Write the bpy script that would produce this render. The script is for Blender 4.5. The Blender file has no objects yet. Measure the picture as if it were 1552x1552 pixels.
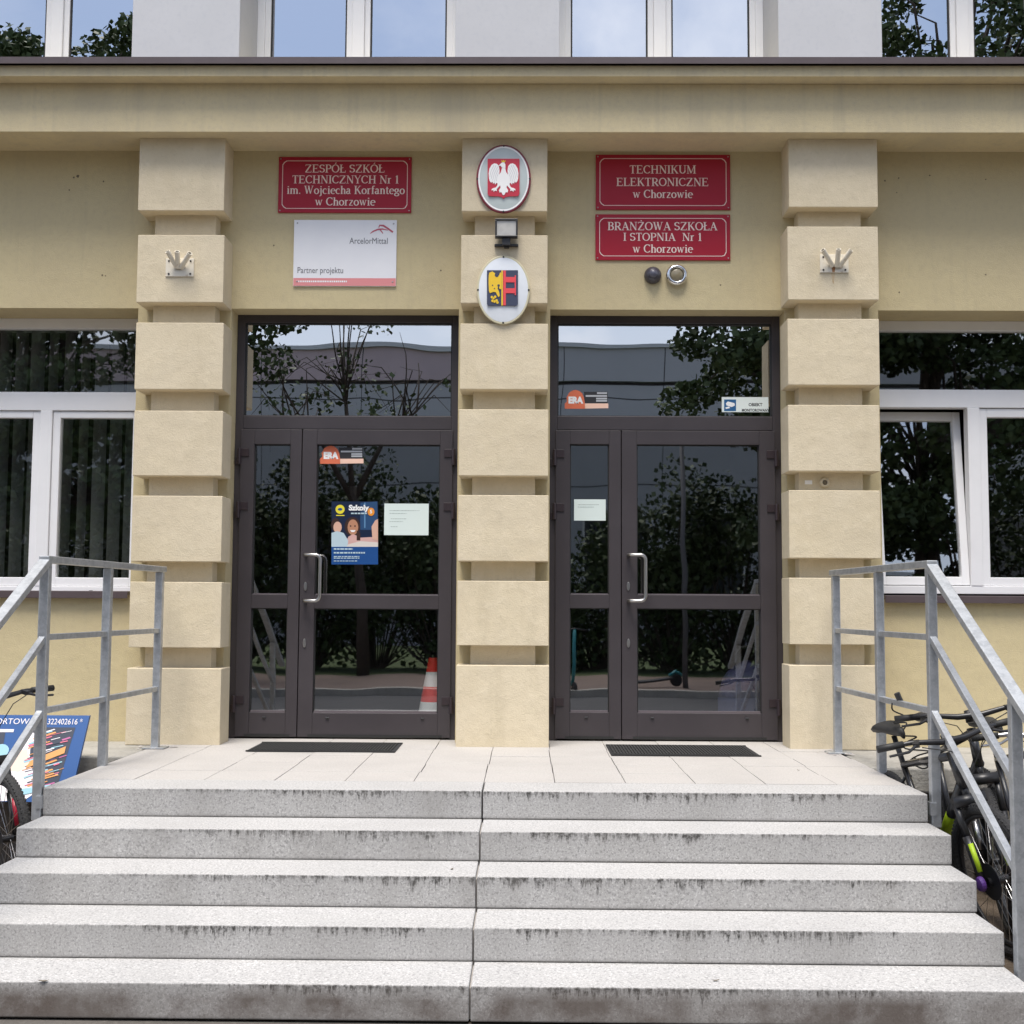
import bpy, bmesh, math, random
from mathutils import Vector, Matrix
R = math.radians
random.seed(7)
scn = bpy.context.scene
col = scn.collection

# ------------------------------------------------------------ camera
F = 1850.0; S = 1552.0; CZ = 0.907; VP = (798.0, 917.0); ROLL = 0.0048
Yc = Vector(((VP[0]-S/2)/F, (VP[1]-S/2)/F, 1)).normalized()
dn = Vector((-ROLL, 1, 0)); dn = (dn - Yc*dn.dot(Yc)).normalized()
Xc = dn.cross(Yc); Zc = -dn
CAM = Vector((0, 0, CZ))
cd = bpy.data.cameras.new('camera'); cam = bpy.data.objects.new('camera', cd); col.objects.link(cam)
cd.sensor_width = 36; cd.lens = 36*F/S; cd.clip_end = 600; cd.clip_start = 0.05
m = Matrix.Identity(4)
for i, ax in enumerate((Xc, Yc, Zc)):
    m[i][0] = ax[0]; m[i][1] = -ax[1]; m[i][2] = -ax[2]; m[i][3] = CAM[i]
cam.matrix_world = m
scn.camera = cam
def ray(px, py):
    d = Vector(((px-S/2)/F, (py-S/2)/F, 1)); return Vector((d.dot(Xc), d.dot(Yc), d.dot(Zc)))
def at(px, py, Y):                      # the point of the vertical plane at depth Y seen at a photo pixel (measuring aid)
    d = ray(px, py); return CAM + d*(Y/d.y)
def atz(px, py, z):                     # same, on a horizontal plane
    d = ray(px, py); return CAM + d*((z-CZ)/d.z)

# ------------------------------------------------------------ world, sun, exposure
SUN_EL, SUN_AZ = 70, 192                # the sun stands high behind the camera, a little to the left
w = bpy.data.worlds.new('World'); scn.world = w; w.use_nodes = True
nt = w.node_tree; nt.nodes.clear()
def N(tree, t, **kw):
    n = tree.nodes.new(t)
    for k, v in kw.items(): setattr(n, k, v)
    return n
out = N(nt, 'ShaderNodeOutputWorld'); bg = N(nt, 'ShaderNodeBackground'); bg.inputs['Strength'].default_value = 0.075
sky = N(nt, 'ShaderNodeTexSky', sky_type='NISHITA', sun_disc=False, sun_elevation=R(SUN_EL), sun_rotation=R(SUN_AZ), dust_density=2.0, air_density=1.0)
tc = N(nt, 'ShaderNodeTexCoord'); sp = N(nt, 'ShaderNodeSeparateXYZ'); nt.links.new(tc.outputs['Generated'], sp.inputs[0])
za = N(nt, 'ShaderNodeMath', operation='ADD'); za.inputs[1].default_value = 0.22; nt.links.new(sp.outputs['Z'], za.inputs[0])
cb = N(nt, 'ShaderNodeCombineXYZ')
for k, ax in enumerate('XY'):
    dv = N(nt, 'ShaderNodeMath', operation='DIVIDE'); nt.links.new(sp.outputs[ax], dv.inputs[0]); nt.links.new(za.outputs[0], dv.inputs[1]); nt.links.new(dv.outputs[0], cb.inputs[k])
cn = N(nt, 'ShaderNodeTexNoise'); cn.inputs['Scale'].default_value = 1.5; cn.inputs['Detail'].default_value = 7; cn.inputs['Roughness'].default_value = 0.55; cn.inputs['Distortion'].default_value = 0.3
nt.links.new(cb.outputs[0], cn.inputs['Vector'])
cr = N(nt, 'ShaderNodeMapRange', interpolation_type='SMOOTHSTEP'); cr.inputs['From Min'].default_value = 0.40; cr.inputs['From Max'].default_value = 0.76
nt.links.new(cn.outputs['Fac'], cr.inputs['Value'])
lz = N(nt, 'ShaderNodeMapRange'); lz.inputs['From Min'].default_value = 0.42; lz.inputs['From Max'].default_value = 0.1; nt.links.new(sp.outputs['Z'], lz.inputs['Value'])
mxm = N(nt, 'ShaderNodeMath', operation='MAXIMUM'); nt.links.new(cr.outputs[0], mxm.inputs[0])
lzm = N(nt, 'ShaderNodeMath', operation='MULTIPLY'); lzm.inputs[1].default_value = 0.75; nt.links.new(lz.outputs[0], lzm.inputs[0]); nt.links.new(lzm.outputs[0], mxm.inputs[1])
mx = N(nt, 'ShaderNodeMix', data_type='RGBA'); mx.inputs[7].default_value = (7.8, 8.0, 8.6, 1)
nt.links.new(mxm.outputs[0], mx.inputs[0]); nt.links.new(sky.outputs[0], mx.inputs[6])
# overcast luminance: brighter towards the zenith
zr = N(nt, 'ShaderNodeMapRange'); zr.inputs['From Max'].default_value = 1.0; zr.inputs['To Min'].default_value = 1.15; zr.inputs['To Max'].default_value = 1.7; nt.links.new(sp.outputs['Z'], zr.inputs['Value'])
zm = N(nt, 'ShaderNodeVectorMath', operation='SCALE'); nt.links.new(mx.outputs[2], zm.inputs[0]); nt.links.new(zr.outputs[0], zm.inputs['Scale'])
nt.links.new(zm.outputs[0], bg.inputs[0]); nt.links.new(bg.outputs[0], out.inputs[0])
ld = bpy.data.lights.new('sun', 'SUN'); ld.energy = 2.4; ld.angle = R(28); ld.color = (1, 0.95, 0.87)
sun = bpy.data.objects.new('sun', ld); col.objects.link(sun); sun.location = (-5, -20, 30)
sv = Vector((math.sin(R(SUN_AZ))*math.cos(R(SUN_EL)), math.cos(R(SUN_AZ))*math.cos(R(SUN_EL)), math.sin(R(SUN_EL))))
sun.rotation_euler = sv.to_track_quat('Z', 'Y').to_euler()
scn.view_settings.view_transform = 'Standard'; scn.view_settings.look = 'None'; scn.view_settings.gamma = 1
scn.view_settings.exposure = 0.94
scn.cycles.max_bounces = 8; scn.cycles.transparent_max_bounces = 24

# ------------------------------------------------------------ materials
def lin(c): return tuple((v/12.92 if v <= .04045 else ((v+.055)/1.055)**2.4) for v in c)
def hexc(h): return lin(tuple(int(h[i:i+2], 16)/255 for i in (0, 2, 4)))
MATS = {}
def mat(name, color=(.5, .5, .5), rough=.6, metal=0, noise=None, bump=None, spec=.5, coat=0):
    """noise = list of (scale, colour, lo, hi, amount); bump = (scale, strength, distance)"""
    mt = bpy.data.materials.new(name); mt.use_nodes = True; t = mt.node_tree; p = t.nodes['Principled BSDF']
    p.inputs['Base Color'].default_value = (*color, 1); p.inputs['Roughness'].default_value = rough; p.inputs['Metallic'].default_value = metal
    p.inputs['Specular IOR Level'].default_value = spec; p.inputs['Coat Weight'].default_value = coat
    c = N(t, 'ShaderNodeTexCoord'); prev = None
    for (sc, colr, lo, hi, amt) in (noise or []):
        n = N(t, 'ShaderNodeTexNoise'); n.inputs['Detail'].default_value = 5; n.inputs['Roughness'].default_value = .6
        if isinstance(sc, tuple):
            mp = N(t, 'ShaderNodeMapping'); mp.inputs['Scale'].default_value = sc; t.links.new(c.outputs['Object'], mp.inputs[0]); t.links.new(mp.outputs[0], n.inputs['Vector']); n.inputs['Scale'].default_value = 1
        else:
            n.inputs['Scale'].default_value = sc; t.links.new(c.outputs['Object'], n.inputs['Vector'])
        r = N(t, 'ShaderNodeMapRange'); r.inputs['From Min'].default_value = lo; r.inputs['From Max'].default_value = hi; r.inputs['To Max'].default_value = amt
        t.links.new(n.outputs['Fac'], r.inputs['Value'])
        x = N(t, 'ShaderNodeMix', data_type='RGBA'); t.links.new(r.outputs[0], x.inputs[0]); x.inputs[7].default_value = (*colr, 1)
        if prev: t.links.new(prev, x.inputs[6])
        else: x.inputs[6].default_value = (*color, 1)
        prev = x.outputs[2]
    if prev: t.links.new(prev, p.inputs['Base Color'])
    if bump:
        n = N(t, 'ShaderNodeTexNoise'); n.inputs['Scale'].default_value = bump[0]; n.inputs['Detail'].default_value = 6; t.links.new(c.outputs['Object'], n.inputs['Vector'])
        b = N(t, 'ShaderNodeBump'); b.inputs['Strength'].default_value = bump[1]; b.inputs['Distance'].default_value = bump[2]
        t.links.new(n.outputs['Fac'], b.inputs['Height']); t.links.new(b.outputs[0], p.inputs['Normal'])
        if 'stucco' in name:      # trowel unevenness under the fine grain
            n2 = N(t, 'ShaderNodeTexNoise'); n2.inputs['Scale'].default_value = 7; n2.inputs['Detail'].default_value = 4; t.links.new(c.outputs['Object'], n2.inputs['Vector'])
            b2 = N(t, 'ShaderNodeBump'); b2.inputs['Strength'].default_value = .35; b2.inputs['Distance'].default_value = .018
            t.links.new(n2.outputs['Fac'], b2.inputs['Height']); t.links.new(b2.outputs[0], b.inputs['Normal'])
    MATS[name] = mt; return mt
stucco = mat('stucco', (.66, .575, .42), .9, noise=[(1.3, (.60, .51, .345), .40, .75, .8), ((7, 7, 1.1), (.50, .43, .30), .54, .80, .6), (14, (.73, .64, .48), .5, .75, .55), (45, (.50, .43, .30), .54, .78, .55), (.9, (.58, .50, .37), .45, .7, .6)], bump=(150, .45, .005), spec=.2)
wallst = mat('wall_stucco', (.555, .470, .288), .9, noise=[(1.1, (.61, .523, .312), .40, .72, .9), ((9, 9, .7), (.45, .385, .25), .56, .80, .55), (25, (.50, .42, .27), .48, .75, .6), (70, (.46, .385, .25), .56, .78, .5)], bump=(140, .45, .005), spec=.2)
fascst = mat('fascia_stucco', (.64, .545, .345), .9, noise=[((3, 3, .8), (.54, .465, .315), .45, .72, .8), ((13, 13, .6), (.47, .41, .29), .54, .78, .6), (30, (.54, .46, .32), .48, .75, .6), (70, (.50, .42, .29), .56, .78, .5)], bump=(150, .42, .005), spec=.2)
grayst = mat('grey_plaster', (.545, .55, .565), .9, noise=[(3, (.59, .595, .61), .4, .7, .6), (30, (.49, .50, .53), .5, .75, .5)], bump=(160, .2, .003), spec=.2)
brown = mat('brown_aluminium', hexc('3e393c'), .45, noise=[(2.5, hexc('474245'), .4, .7, .6), (30, hexc('353133'), .55, .8, .3)], spec=.45)
flash = mat('brown_sheet_metal', hexc('4f4446'), .45, noise=[(6, hexc('5b5052'), .4, .7, .5)])
pvc = mat('white_pvc', (.88, .88, .89), .35, noise=[(5, (.81, .81, .82), .45, .75, .5)])
rubber = mat('black_rubber', (.018, .018, .018), .6)
dark = mat('black_plastic', (.02, .02, .022), .4)
steel = mat('brushed_steel', (.46, .45, .44), .34, 1, noise=[(40, (.45, .44, .42), .5, .7, .4)])
galv = mat('galvanised_steel', (.50, .52, .54), .50, .75, noise=[(22, (.36, .38, .40), .42, .62, .75), (90, (.62, .64, .66), .5, .7, .5), (7, (.40, .41, .42), .5, .75, .5)], bump=(200, .12, .001))
conc = mat('old_concrete', (.36, .345, .31), .95, noise=[(3, (.25, .24, .215), .4, .7, .8), (40, (.42, .40, .37), .5, .7, .5), ((9, 9, 1.5), (.17, .16, .14), .55, .75, .6)], bump=(60, .5, .01), spec=.2)
inner = mat('dark_interior', (.05, .048, .046), .8, noise=[(1.2, (.03, .028, .027), .4, .7, .7)])
innerf = mat('interior_floor', (.20, .19, .18), .35, noise=[(3, (.15, .14, .135), .4, .7, .7)])
red = mat('plaque_red', hexc('a5182e'), .45, noise=[(9, hexc('a82036'), .4, .7, .4)], spec=.35)
plaqw = mat('plaque_lettering', hexc('f2dcd2'), .6)
whitep = mat('white_panel', hexc('eeeef0'), .35, noise=[(5, hexc('e6e6ea'), .4, .7, .5)])
pinkp = mat('faded_red_strip', hexc('e08f90'), .5)
def flat(name, h, rough=.55, **k): return mat(name, hexc(h), rough, **k)
redp = flat('logo_red', 'c05a6a'); greyt = flat('grey_print', '6a6a6e'); white = flat('white_print', 'f0f0f0')
soil = mat('soil', (.16, .125, .095), 1, noise=[(6, (.09, .07, .05), .4, .7, .8), (50, (.24, .19, .15), .55, .75, .7)], bump=(40, .8, .02), spec=.1)

def granite(name, base, dk, lt, stain=True, tiles=False):
    mt = bpy.data.materials.new(name); mt.use_nodes = True; t = mt.node_tree; p = t.nodes['Principled BSDF']
    p.inputs['Roughness'].default_value = .75; p.inputs['Specular IOR Level'].default_value = .3
    L = t.links.new
    g = N(t, 'ShaderNodeTexCoord'); geo = N(t, 'ShaderNodeNewGeometry')
    def noise(sc, det=3, vec=None, rough=.6):
        n = N(t, 'ShaderNodeTexNoise'); n.inputs['Scale'].default_value = sc; n.inputs['Detail'].default_value = det; n.inputs['Roughness'].default_value = rough
        L(vec or geo.outputs['Position'], n.inputs['Vector']); return n.outputs['Fac']
    def rng(v, a, b, lo=0, hi=1):
        r = N(t, 'ShaderNodeMapRange'); r.inputs['From Min'].default_value = a; r.inputs['From Max'].default_value = b; r.inputs['To Min'].default_value = lo; r.inputs['To Max'].default_value = hi
        L(v, r.inputs['Value']); return r.outputs[0]
    def mul(a, b, op='MULTIPLY'):
        mm = N(t, 'ShaderNodeMath', operation=op)
        for k, v in enumerate((a, b)):
            if isinstance(v, (int, float)): mm.inputs[k].default_value = v
            else: L(v, mm.inputs[k])
        return mm.outputs[0]
    def mix(f, a, b):
        x = N(t, 'ShaderNodeMix', data_type='RGBA'); L(f, x.inputs[0])
        for k, v in ((6, a), (7, b)):
            if isinstance(v, tuple): x.inputs[k].default_value = (*v, 1)
            else: L(v, x.inputs[k])
        return x.outputs[2]
    c = mix(rng(noise(95, 2), .50, .66), base, dk)
    c = mix(rng(noise(130, 2), .54, .66), c, lt)
    c = mix(rng(noise(2.2, 4), .42, .72, 0, .30), c, tuple(v*.72 for v in base))
    if stain:                                    # black lichen drips that start at the nosing
        s = N(t, 'ShaderNodeSeparateXYZ'); L(g.outputs['Object'], s.inputs[0])
        s2 = N(t, 'ShaderNodeSeparateXYZ'); L(geo.outputs['Position'], s2.inputs[0])
        cx = N(t, 'ShaderNodeCombineXYZ'); L(s2.outputs['X'], cx.inputs[0]); L(s2.outputs['Y'], cx.inputs[1])
        zs = N(t, 'ShaderNodeMath', operation='MULTIPLY'); zs.inputs[1].default_value = .12; L(s.outputs['Z'], zs.inputs[0]); L(zs.outputs[0], cx.inputs[2])
        big = rng(noise(1.7, 6, cx.outputs[0], .7), .34, .54)
        fine = rng(noise(36, 6, cx.outputs[0], .8), .40, .68)
        edge = rng(mul(s2.outputs['X'], 0, 'ABSOLUTE'), 2.0, 1.3)
        ln = mul(mul(mul(big, fine), edge), .085)
        depth = mul(s.outputs['Z'], -1)
        k = rng(mul(ln, depth, 'SUBTRACT'), -.004, .022)
        sn = N(t, 'ShaderNodeSeparateXYZ'); L(geo.outputs['True Normal'], sn.inputs[0])
        front = rng(sn.outputs['Y'], -.4, -.9)
        grain = rng(noise(60, 3), .36, .58, .25, 1)
        c = mix(mul(mul(mul(k, front), grain), .96), c, (.030, .028, .026))
        # general grime, heavier on the lowest riser, then a darker band along each foot
        low = rng(s2.outputs['Z'], -.545, -.61)
        grime = mul(rng(noise(3.2, 6), .28, .56), mul(front, mul(low, .9)))
        c = mix(grime, c, (.085, .062, .050))
        grim2 = mul(rng(noise(5, 6, cx.outputs[0]), .38, .72, .05, .42), front)
        c = mix(grim2, c, (.24, .23, .215))
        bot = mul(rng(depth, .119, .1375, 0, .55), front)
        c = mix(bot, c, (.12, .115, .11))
    L(c, p.inputs['Base Color'])
    b = N(t, 'ShaderNodeBump'); b.inputs['Strength'].default_value = .25; b.inputs['Distance'].default_value = .003
    L(noise(140, 3), b.inputs['Height']); L(b.outputs[0], p.inputs['Normal'])
    return mt
gran = granite('granite', (.42, .413, .405), (.26, .257, .253), (.575, .566, .555))
granl = granite('granite_paving', (.43, .41, .39), (.35, .335, .32), (.49, .47, .445), stain=False)
mortar = mat('mortar', (.40, .375, .35), .95)

def glassm(name, refl=.34, tint=(.78, .82, .80), rough=0.0):
    mt = bpy.data.materials.new(name); mt.use_nodes = True; t = mt.node_tree; t.nodes.clear()
    o = N(t, 'ShaderNodeOutputMaterial'); g = N(t, 'ShaderNodeBsdfGlossy'); tr = N(t, 'ShaderNodeBsdfTransparent'); x = N(t, 'ShaderNodeMixShader')
    g.inputs['Roughness'].default_value = rough; g.inputs['Color'].default_value = (.97, .98, 1, 1); tr.inputs['Color'].default_value = (*tint, 1)
    lw = N(t, 'ShaderNodeLayerWeight'); lw.inputs['Blend'].default_value = .35
    r = N(t, 'ShaderNodeMapRange'); r.inputs['To Min'].default_value = refl; r.inputs['To Max'].default_value = 1; r.inputs['From Min'].default_value = .05
    t.links.new(lw.outputs['Fresnel'], r.inputs['Value'])
    ge = N(t, 'ShaderNodeNewGeometry'); iv = N(t, 'ShaderNodeMath', operation='SUBTRACT'); iv.inputs[0].default_value = 1; t.links.new(ge.outputs['Backfacing'], iv.inputs[1])
    mu = N(t, 'ShaderNodeMath', operation='MULTIPLY'); t.links.new(r.outputs[0], mu.inputs[0]); t.links.new(iv.outputs[0], mu.inputs[1])     # the pane's far skin adds no second mirror image
    tm = N(t, 'ShaderNodeMix', data_type='RGBA'); tm.inputs[6].default_value = (*tint, 1); tm.inputs[7].default_value = (1, 1, 1, 1); t.links.new(ge.outputs['Backfacing'], tm.inputs[0]); t.links.new(tm.outputs[2], tr.inputs['Color'])
    t.links.new(mu.outputs[0], x.inputs[0]); t.links.new(tr.outputs[0], x.inputs[1]); t.links.new(g.outputs[0], x.inputs[2]); t.links.new(x.outputs[0], o.inputs[0])
    # old panes are never quite flat
    n = N(t, 'ShaderNodeTexNoise'); n.inputs['Scale'].default_value = 1.6; n.inputs['Detail'].default_value = 1; tcn = N(t, 'ShaderNodeTexCoord'); t.links.new(tcn.outputs['Object'], n.inputs['Vector'])
    b = N(t, 'ShaderNodeBump'); b.inputs['Strength'].default_value = .10; b.inputs['Distance'].default_value = .012; t.links.new(n.outputs['Fac'], b.inputs['Height']); t.links.new(b.outputs[0], g.inputs['Normal'])
    return mt
glass = glassm('window_glass', .36, (.72, .76, .74), .01)
transomglass = glassm('transom_glass', .56, (.7, .73, .72))
upglass = glassm('upper_window_glass', .60, (.7, .74, .72))
doorglass = glassm('door_glass', .32, (.88, .91, .90), .012)

# ------------------------------------------------------------ mesh helpers
class MB:
    def __init__(s): s.v = []; s.f = []
    def face(s, pts):
        n = len(s.v); s.v += [Vector(p) for p in pts]; s.f.append(tuple(range(n, n+len(pts))))
    def box(s, a, b):
        x0, x1 = sorted((a[0], b[0])); y0, y1 = sorted((a[1], b[1])); z0, z1 = sorted((a[2], b[2])); n = len(s.v)
        s.v += [Vector(p) for p in ((x0,y0,z0),(x1,y0,z0),(x1,y1,z0),(x0,y1,z0),(x0,y0,z1),(x1,y0,z1),(x1,y1,z1),(x0,y1,z1))]
        s.f += [tuple(n+i for i in q) for q in ((0,3,2,1),(4,5,6,7),(0,1,5,4),(1,2,6,5),(2,3,7,6),(3,0,4,7))]
        return s
    def bar(s, p, q, w, h, up=(0,0,1)):          # rectangular bar from p to q
        p = Vector(p); q = Vector(q); d = (q-p).normalized(); u = Vector(up); sd = d.cross(u).normalized(); u = sd.cross(d); n = len(s.v)
        for e in (p, q):
            for i, j in ((-1,-1),(1,-1),(1,1),(-1,1)): s.v.append(e + sd*(i*w/2) + u*(j*h/2))
        s.f += [tuple(n+i for i in t) for t in ((0,1,2,3),(7,6,5,4),(0,4,5,1),(1,5,6,2),(2,6,7,3),(3,7,4,0))]
        return s
    def tube(s, path, r, n=10, closed=False):
        path = [Vector(p) for p in path]; m_ = len(path); rr = r if isinstance(r, (list, tuple)) else [r]*m_
        base = len(s.v); prevu = None
        for i, p in enumerate(path):
            if closed: d = path[(i+1) % m_] - path[i-1]
            else: d = path[min(i+1, m_-1)] - path[max(i-1, 0)]
            d.normalize()
            if prevu is None:
                u = d.orthogonal().normalized()
            else:
                u = prevu - d*prevu.dot(d); u = u.normalized() if u.length > 1e-6 else d.orthogonal().normalized()
            prevu = u; v = d.cross(u)
            for k in range(n):
                a = 2*math.pi*k/n; s.v.append(p + (u*math.cos(a) + v*math.sin(a))*rr[i])
        seg = m_ if closed else m_-1
        for i in range(seg):
            for k in range(n):
                a = base + i*n; b = base + ((i+1) % m_)*n
                s.f.append((a+k, a+(k+1) % n, b+(k+1) % n, b+k))
        if not closed:
            s.f.append(tuple(base+k for k in range(n))[::-1]); s.f.append(tuple(base+(m_-1)*n+k for k in range(n)))
        return s
    def cyl(s, p, q, r, n=16): return s.tube([p, q], r, n)
    def lathe(s, prof, c, axis='Y', n=28):       # prof = [(radius, along)]
        c = Vector(c); base = len(s.v)
        for (r, h) in prof:
            for k in range(n):
                a = 2*math.pi*k/n; ca, sa = math.cos(a)*r, math.sin(a)*r
                s.v.append(c + (Vector((ca, h, sa)) if axis == 'Y' else Vector((ca, sa, h))))
        for i in range(len(prof)-1):
            for k in range(n):
                s.f.append((base+i*n+k, base+i*n+(k+1) % n, base+(i+1)*n+(k+1) % n, base+(i+1)*n+k))
        s.f.append(tuple(base+k for k in range(n))); s.f.append(tuple(base+(len(prof)-1)*n+k for k in range(n)))
        return s
    def prism(s, pts, y0, y1):                   # outline in X,Z extruded along Y
        n = len(pts); b = len(s.v)
        s.v += [Vector((p[0], y0, p[1])) for p in pts] + [Vector((p[0], y1, p[1])) for p in pts]
        s.f.append(tuple(b+i for i in range(n))); s.f.append(tuple(b+n+i for i in range(n))[::-1])
        for i in range(n): s.f.append((b+i, b+n+i, b+n+(i+1) % n, b+(i+1) % n))
        return s
    def xform(s, M): s.v = [M @ v for v in s.v]; return s
    def build(s, name, material, parent=None, bevel=0, smooth=False, origin=None, seg=2, fixn=True):
        off = Vector((0,0,0)); o_ = parent
        while o_ is not None: off += o_.location; o_ = o_.parent
        rt = parent
        while rt is not None and rt.parent is not None: rt = rt.parent
        if rt is not None and rt.get('local'): off = Vector((0,0,0))
        org = Vector(origin) if origin is not None else off
        me = bpy.data.meshes.new(name); me.from_pydata([v-org for v in s.v], [], s.f); me.update()
        if fixn and len(s.f) < 40000:
            bm = bmesh.new(); bm.from_mesh(me); bmesh.ops.recalc_face_normals(bm, faces=bm.faces); bm.to_mesh(me); bm.free()
        me.materials.append(material)
        if smooth:
            for p in me.polygons: p.use_smooth = True
        o = bpy.data.objects.new(name, me); col.objects.link(o); o.location = org - off
        if parent is not None: o.parent = parent
        if bevel:
            b = o.modifiers.new('bevel', 'BEVEL'); b.width = bevel; b.segments = seg; b.limit_method = 'ANGLE'; b.angle_limit = R(40); b.harden_normals = False
        return o
def tag(o, label=None, cat=None, group=None, kind=None):
    if label: o['label'] = label
    if cat: o['category'] = cat
    if group: o['group'] = group
    if kind: o['kind'] = kind
    return o
def empty(name, loc, label, cat, group=None):
    o = bpy.data.objects.new(name, None); o.empty_display_size = .2; col.objects.link(o); o.location = loc
    return tag(o, label, cat, group)
def box(name, a, b, material, parent=None, **k): return MB().box(a, b).build(name, material, parent, **k)
def plate(pts, y): return [(p[0], y, p[1]) for p in pts]
def smooth_angle(o, a=40):
    for p in o.data.polygons: p.use_smooth = True
    try:
        o.data.set_sharp_from_angle(angle=R(a))
    except Exception: pass
    return o
def text_mesh(body, size, x, z, y, name, material, parent, align='CENTER', width=None, bold=0):
    cu = bpy.data.curves.new('lettering', 'FONT'); cu.body = body; cu.size = size; cu.align_x = align; cu.align_y = 'CENTER'; cu.offset = bold; cu.resolution_u = 3
    ob = bpy.data.objects.new('lettering', cu); col.objects.link(ob)
    dg = bpy.context.evaluated_depsgraph_get(); me = bpy.data.meshes.new_from_object(ob.evaluated_get(dg)); bpy.data.objects.remove(ob)
    xs = [v.co.x for v in me.vertices]; k = 1
    if width and xs: k = width/(max(xs)-min(xs))
    off = Vector((0,0,0)); o_ = parent
    while o_ is not None: off += o_.location; o_ = o_.parent
    for v in me.vertices: v.co = Vector((v.co.x*k + x, y, v.co.y + z)) - off
    me.name = name; me.materials.clear(); me.materials.append(material)
    o = bpy.data.objects.new(name, me); col.objects.link(o); o.parent = parent; return o

# ------------------------------------------------------------ serif lettering (stroke by stroke)
TK, TN = .165, .075
def _g():
    G = {}
    def stem(x, y0=0, y1=1, s0=True, s1=True, w=.16):
        r = [('l', x, y0, x, y1, TK)]
        if s0: r.append(('l', x-w, y0+.022, x+w, y0+.022, .05))
        if s1: r.append(('l', x-w, y1-.022, x+w, y1-.022, .05))
        return r
    def ln(a, b, c, d, w=TN): return [('l', a, b, c, d, w)]
    def arc(cx, cy, rx, ry, a, b): return [('a', cx, cy, rx, ry, a, b)]
    acute = lambda x, y=1.08: ln(x-.05, y, x+.08, y+.16, .085)
    Zb = ln(.08,.963,.66,.963)+ln(.62,.95,.10,.05,TK)+ln(.06,.037,.68,.037)+ln(.09,.80,.09,.97,.05)+ln(.67,.03,.67,.22,.05)
    G['Z'] = (.76, Zb); G['Ż'] = (.76, Zb+ln(.33,1.14,.46,1.14,.12))
    E = stem(.17)+ln(.15,.963,.62,.963)+ln(.15,.52,.50,.52)+ln(.15,.037,.66,.037)+ln(.61,.79,.61,.98,.05)+ln(.49,.42,.49,.62,.05)+ln(.66,.02,.66,.24,.05)
    G['E'] = (.74, E)
    G['S'] = (.62, arc(.30,.74,.21,.215,20,270)+arc(.30,.28,.23,.235,90,-160)+ln(.51,.76,.51,.97,.05)+ln(.08,.03,.08,.25,.05))
    P = stem(.17,s1=True)+ln(.15,.963,.36,.963)+ln(.15,.46,.36,.46)+arc(.35,.71,.24,.25,90,-90)
    G['P'] = (.66, P); G['R'] = (.76, P+ln(.36,.46,.66,.02,TK)+ln(.56,.022,.76,.022,.05))
    G['B'] = (.70, stem(.17)+ln(.15,.963,.34,.963)+ln(.15,.53,.36,.53)+ln(.15,.037,.36,.037)+arc(.33,.745,.22,.218,90,-90)+arc(.35,.285,.25,.248,90,-90))
    O = arc(.42,.5,.34,.465,0,360)
    G['O'] = (.84, O); G['Ó'] = (.84, O+acute(.42))
    L = stem(.17)+ln(.15,.037,.62,.037)+ln(.62,.02,.62,.26,.05)
    G['L'] = (.68, L); G['Ł'] = (.68, L+ln(.02,.42,.40,.64,.08))
    G['K'] = (.80, stem(.17)+ln(.22,.44,.62,.97,.08)+ln(.34,.58,.68,.02,TK)+ln(.50,.978,.76,.978,.05)+ln(.56,.022,.80,.022,.05))
    G['T'] = (.70, stem(.35,s1=False)+ln(.04,.963,.66,.963)+ln(.06,.78,.06,.98,.05)+ln(.64,.78,.64,.98,.05))
    G['C'] = (.76, arc(.42,.5,.34,.465,48,318)+ln(.67,.72,.67,.97,.05)+ln(.68,.12,.70,.24,.05))
    G['H'] = (.86, stem(.18)+stem(.68)+ln(.18,.51,.68,.51))
    G['N'] = (.86, ln(.16,0,.16,1,.07)+ln(.17,.98,.70,.03,TK)+ln(.70,.0,.70,1,.07)+ln(.02,.022,.30,.022,.05)+ln(.56,.978,.84,.978,.05)+ln(.02,.978,.2,.978,.05))
    G['I'] = (.38, stem(.19))
    G['1'] = (.44, stem(.24,s1=False)+ln(.08,.80,.24,.96,.06))
    G['Y'] = (.76, stem(.38,0,.5,s1=False)+ln(.10,.98,.38,.46,.14)+ln(.66,.98,.38,.46,.07)+ln(.0,.978,.24,.978,.05)+ln(.54,.978,.76,.978,.05))
    G['M'] = (1.0, ln(.15,0,.15,1,.07)+ln(.17,.97,.48,.05,.15)+ln(.80,.97,.48,.05,.07)+stem(.83)+ln(.02,.022,.28,.022,.05)+ln(.02,.978,.2,.978,.05))
    G['U'] = (.84, ln(.18,.36,.18,1,TK)+ln(.68,.36,.68,1,.07)+arc(.43,.36,.25,.325,180,360)+ln(.02,.978,.34,.978,.05)+ln(.55,.978,.82,.978,.05))
    G['A'] = (.80, ln(.40,.99,.12,.02,.07)+ln(.38,.97,.68,.02,TK)+ln(.22,.34,.58,.34)+ln(.0,.022,.26,.022,.05)+ln(.52,.022,.82,.022,.05))
    G['W'] = (1.08, ln(.14,.98,.34,.04,.15)+ln(.34,.04,.54,.96,.07)+ln(.50,.98,.72,.04,.15)+ln(.72,.04,.94,.98,.07)+ln(.0,.978,.28,.978,.05)+ln(.40,.978,.62,.978,.05)+ln(.82,.978,1.06,.978,.05))
    h = .68
    G['r'] = (.46, stem(.15,0,h,s1=False)+ln(.02,h-.03,.15,h-.03,.05)+arc(.32,.46,.15,.19,160,60)+ln(.38,.60,.38,.60,.05))
    G['i'] = (.34, stem(.17,0,h,s1=False,w=.14)+ln(.04,h-.03,.17,h-.03,.05)+ln(.10,.88,.24,.88,.13))
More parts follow.
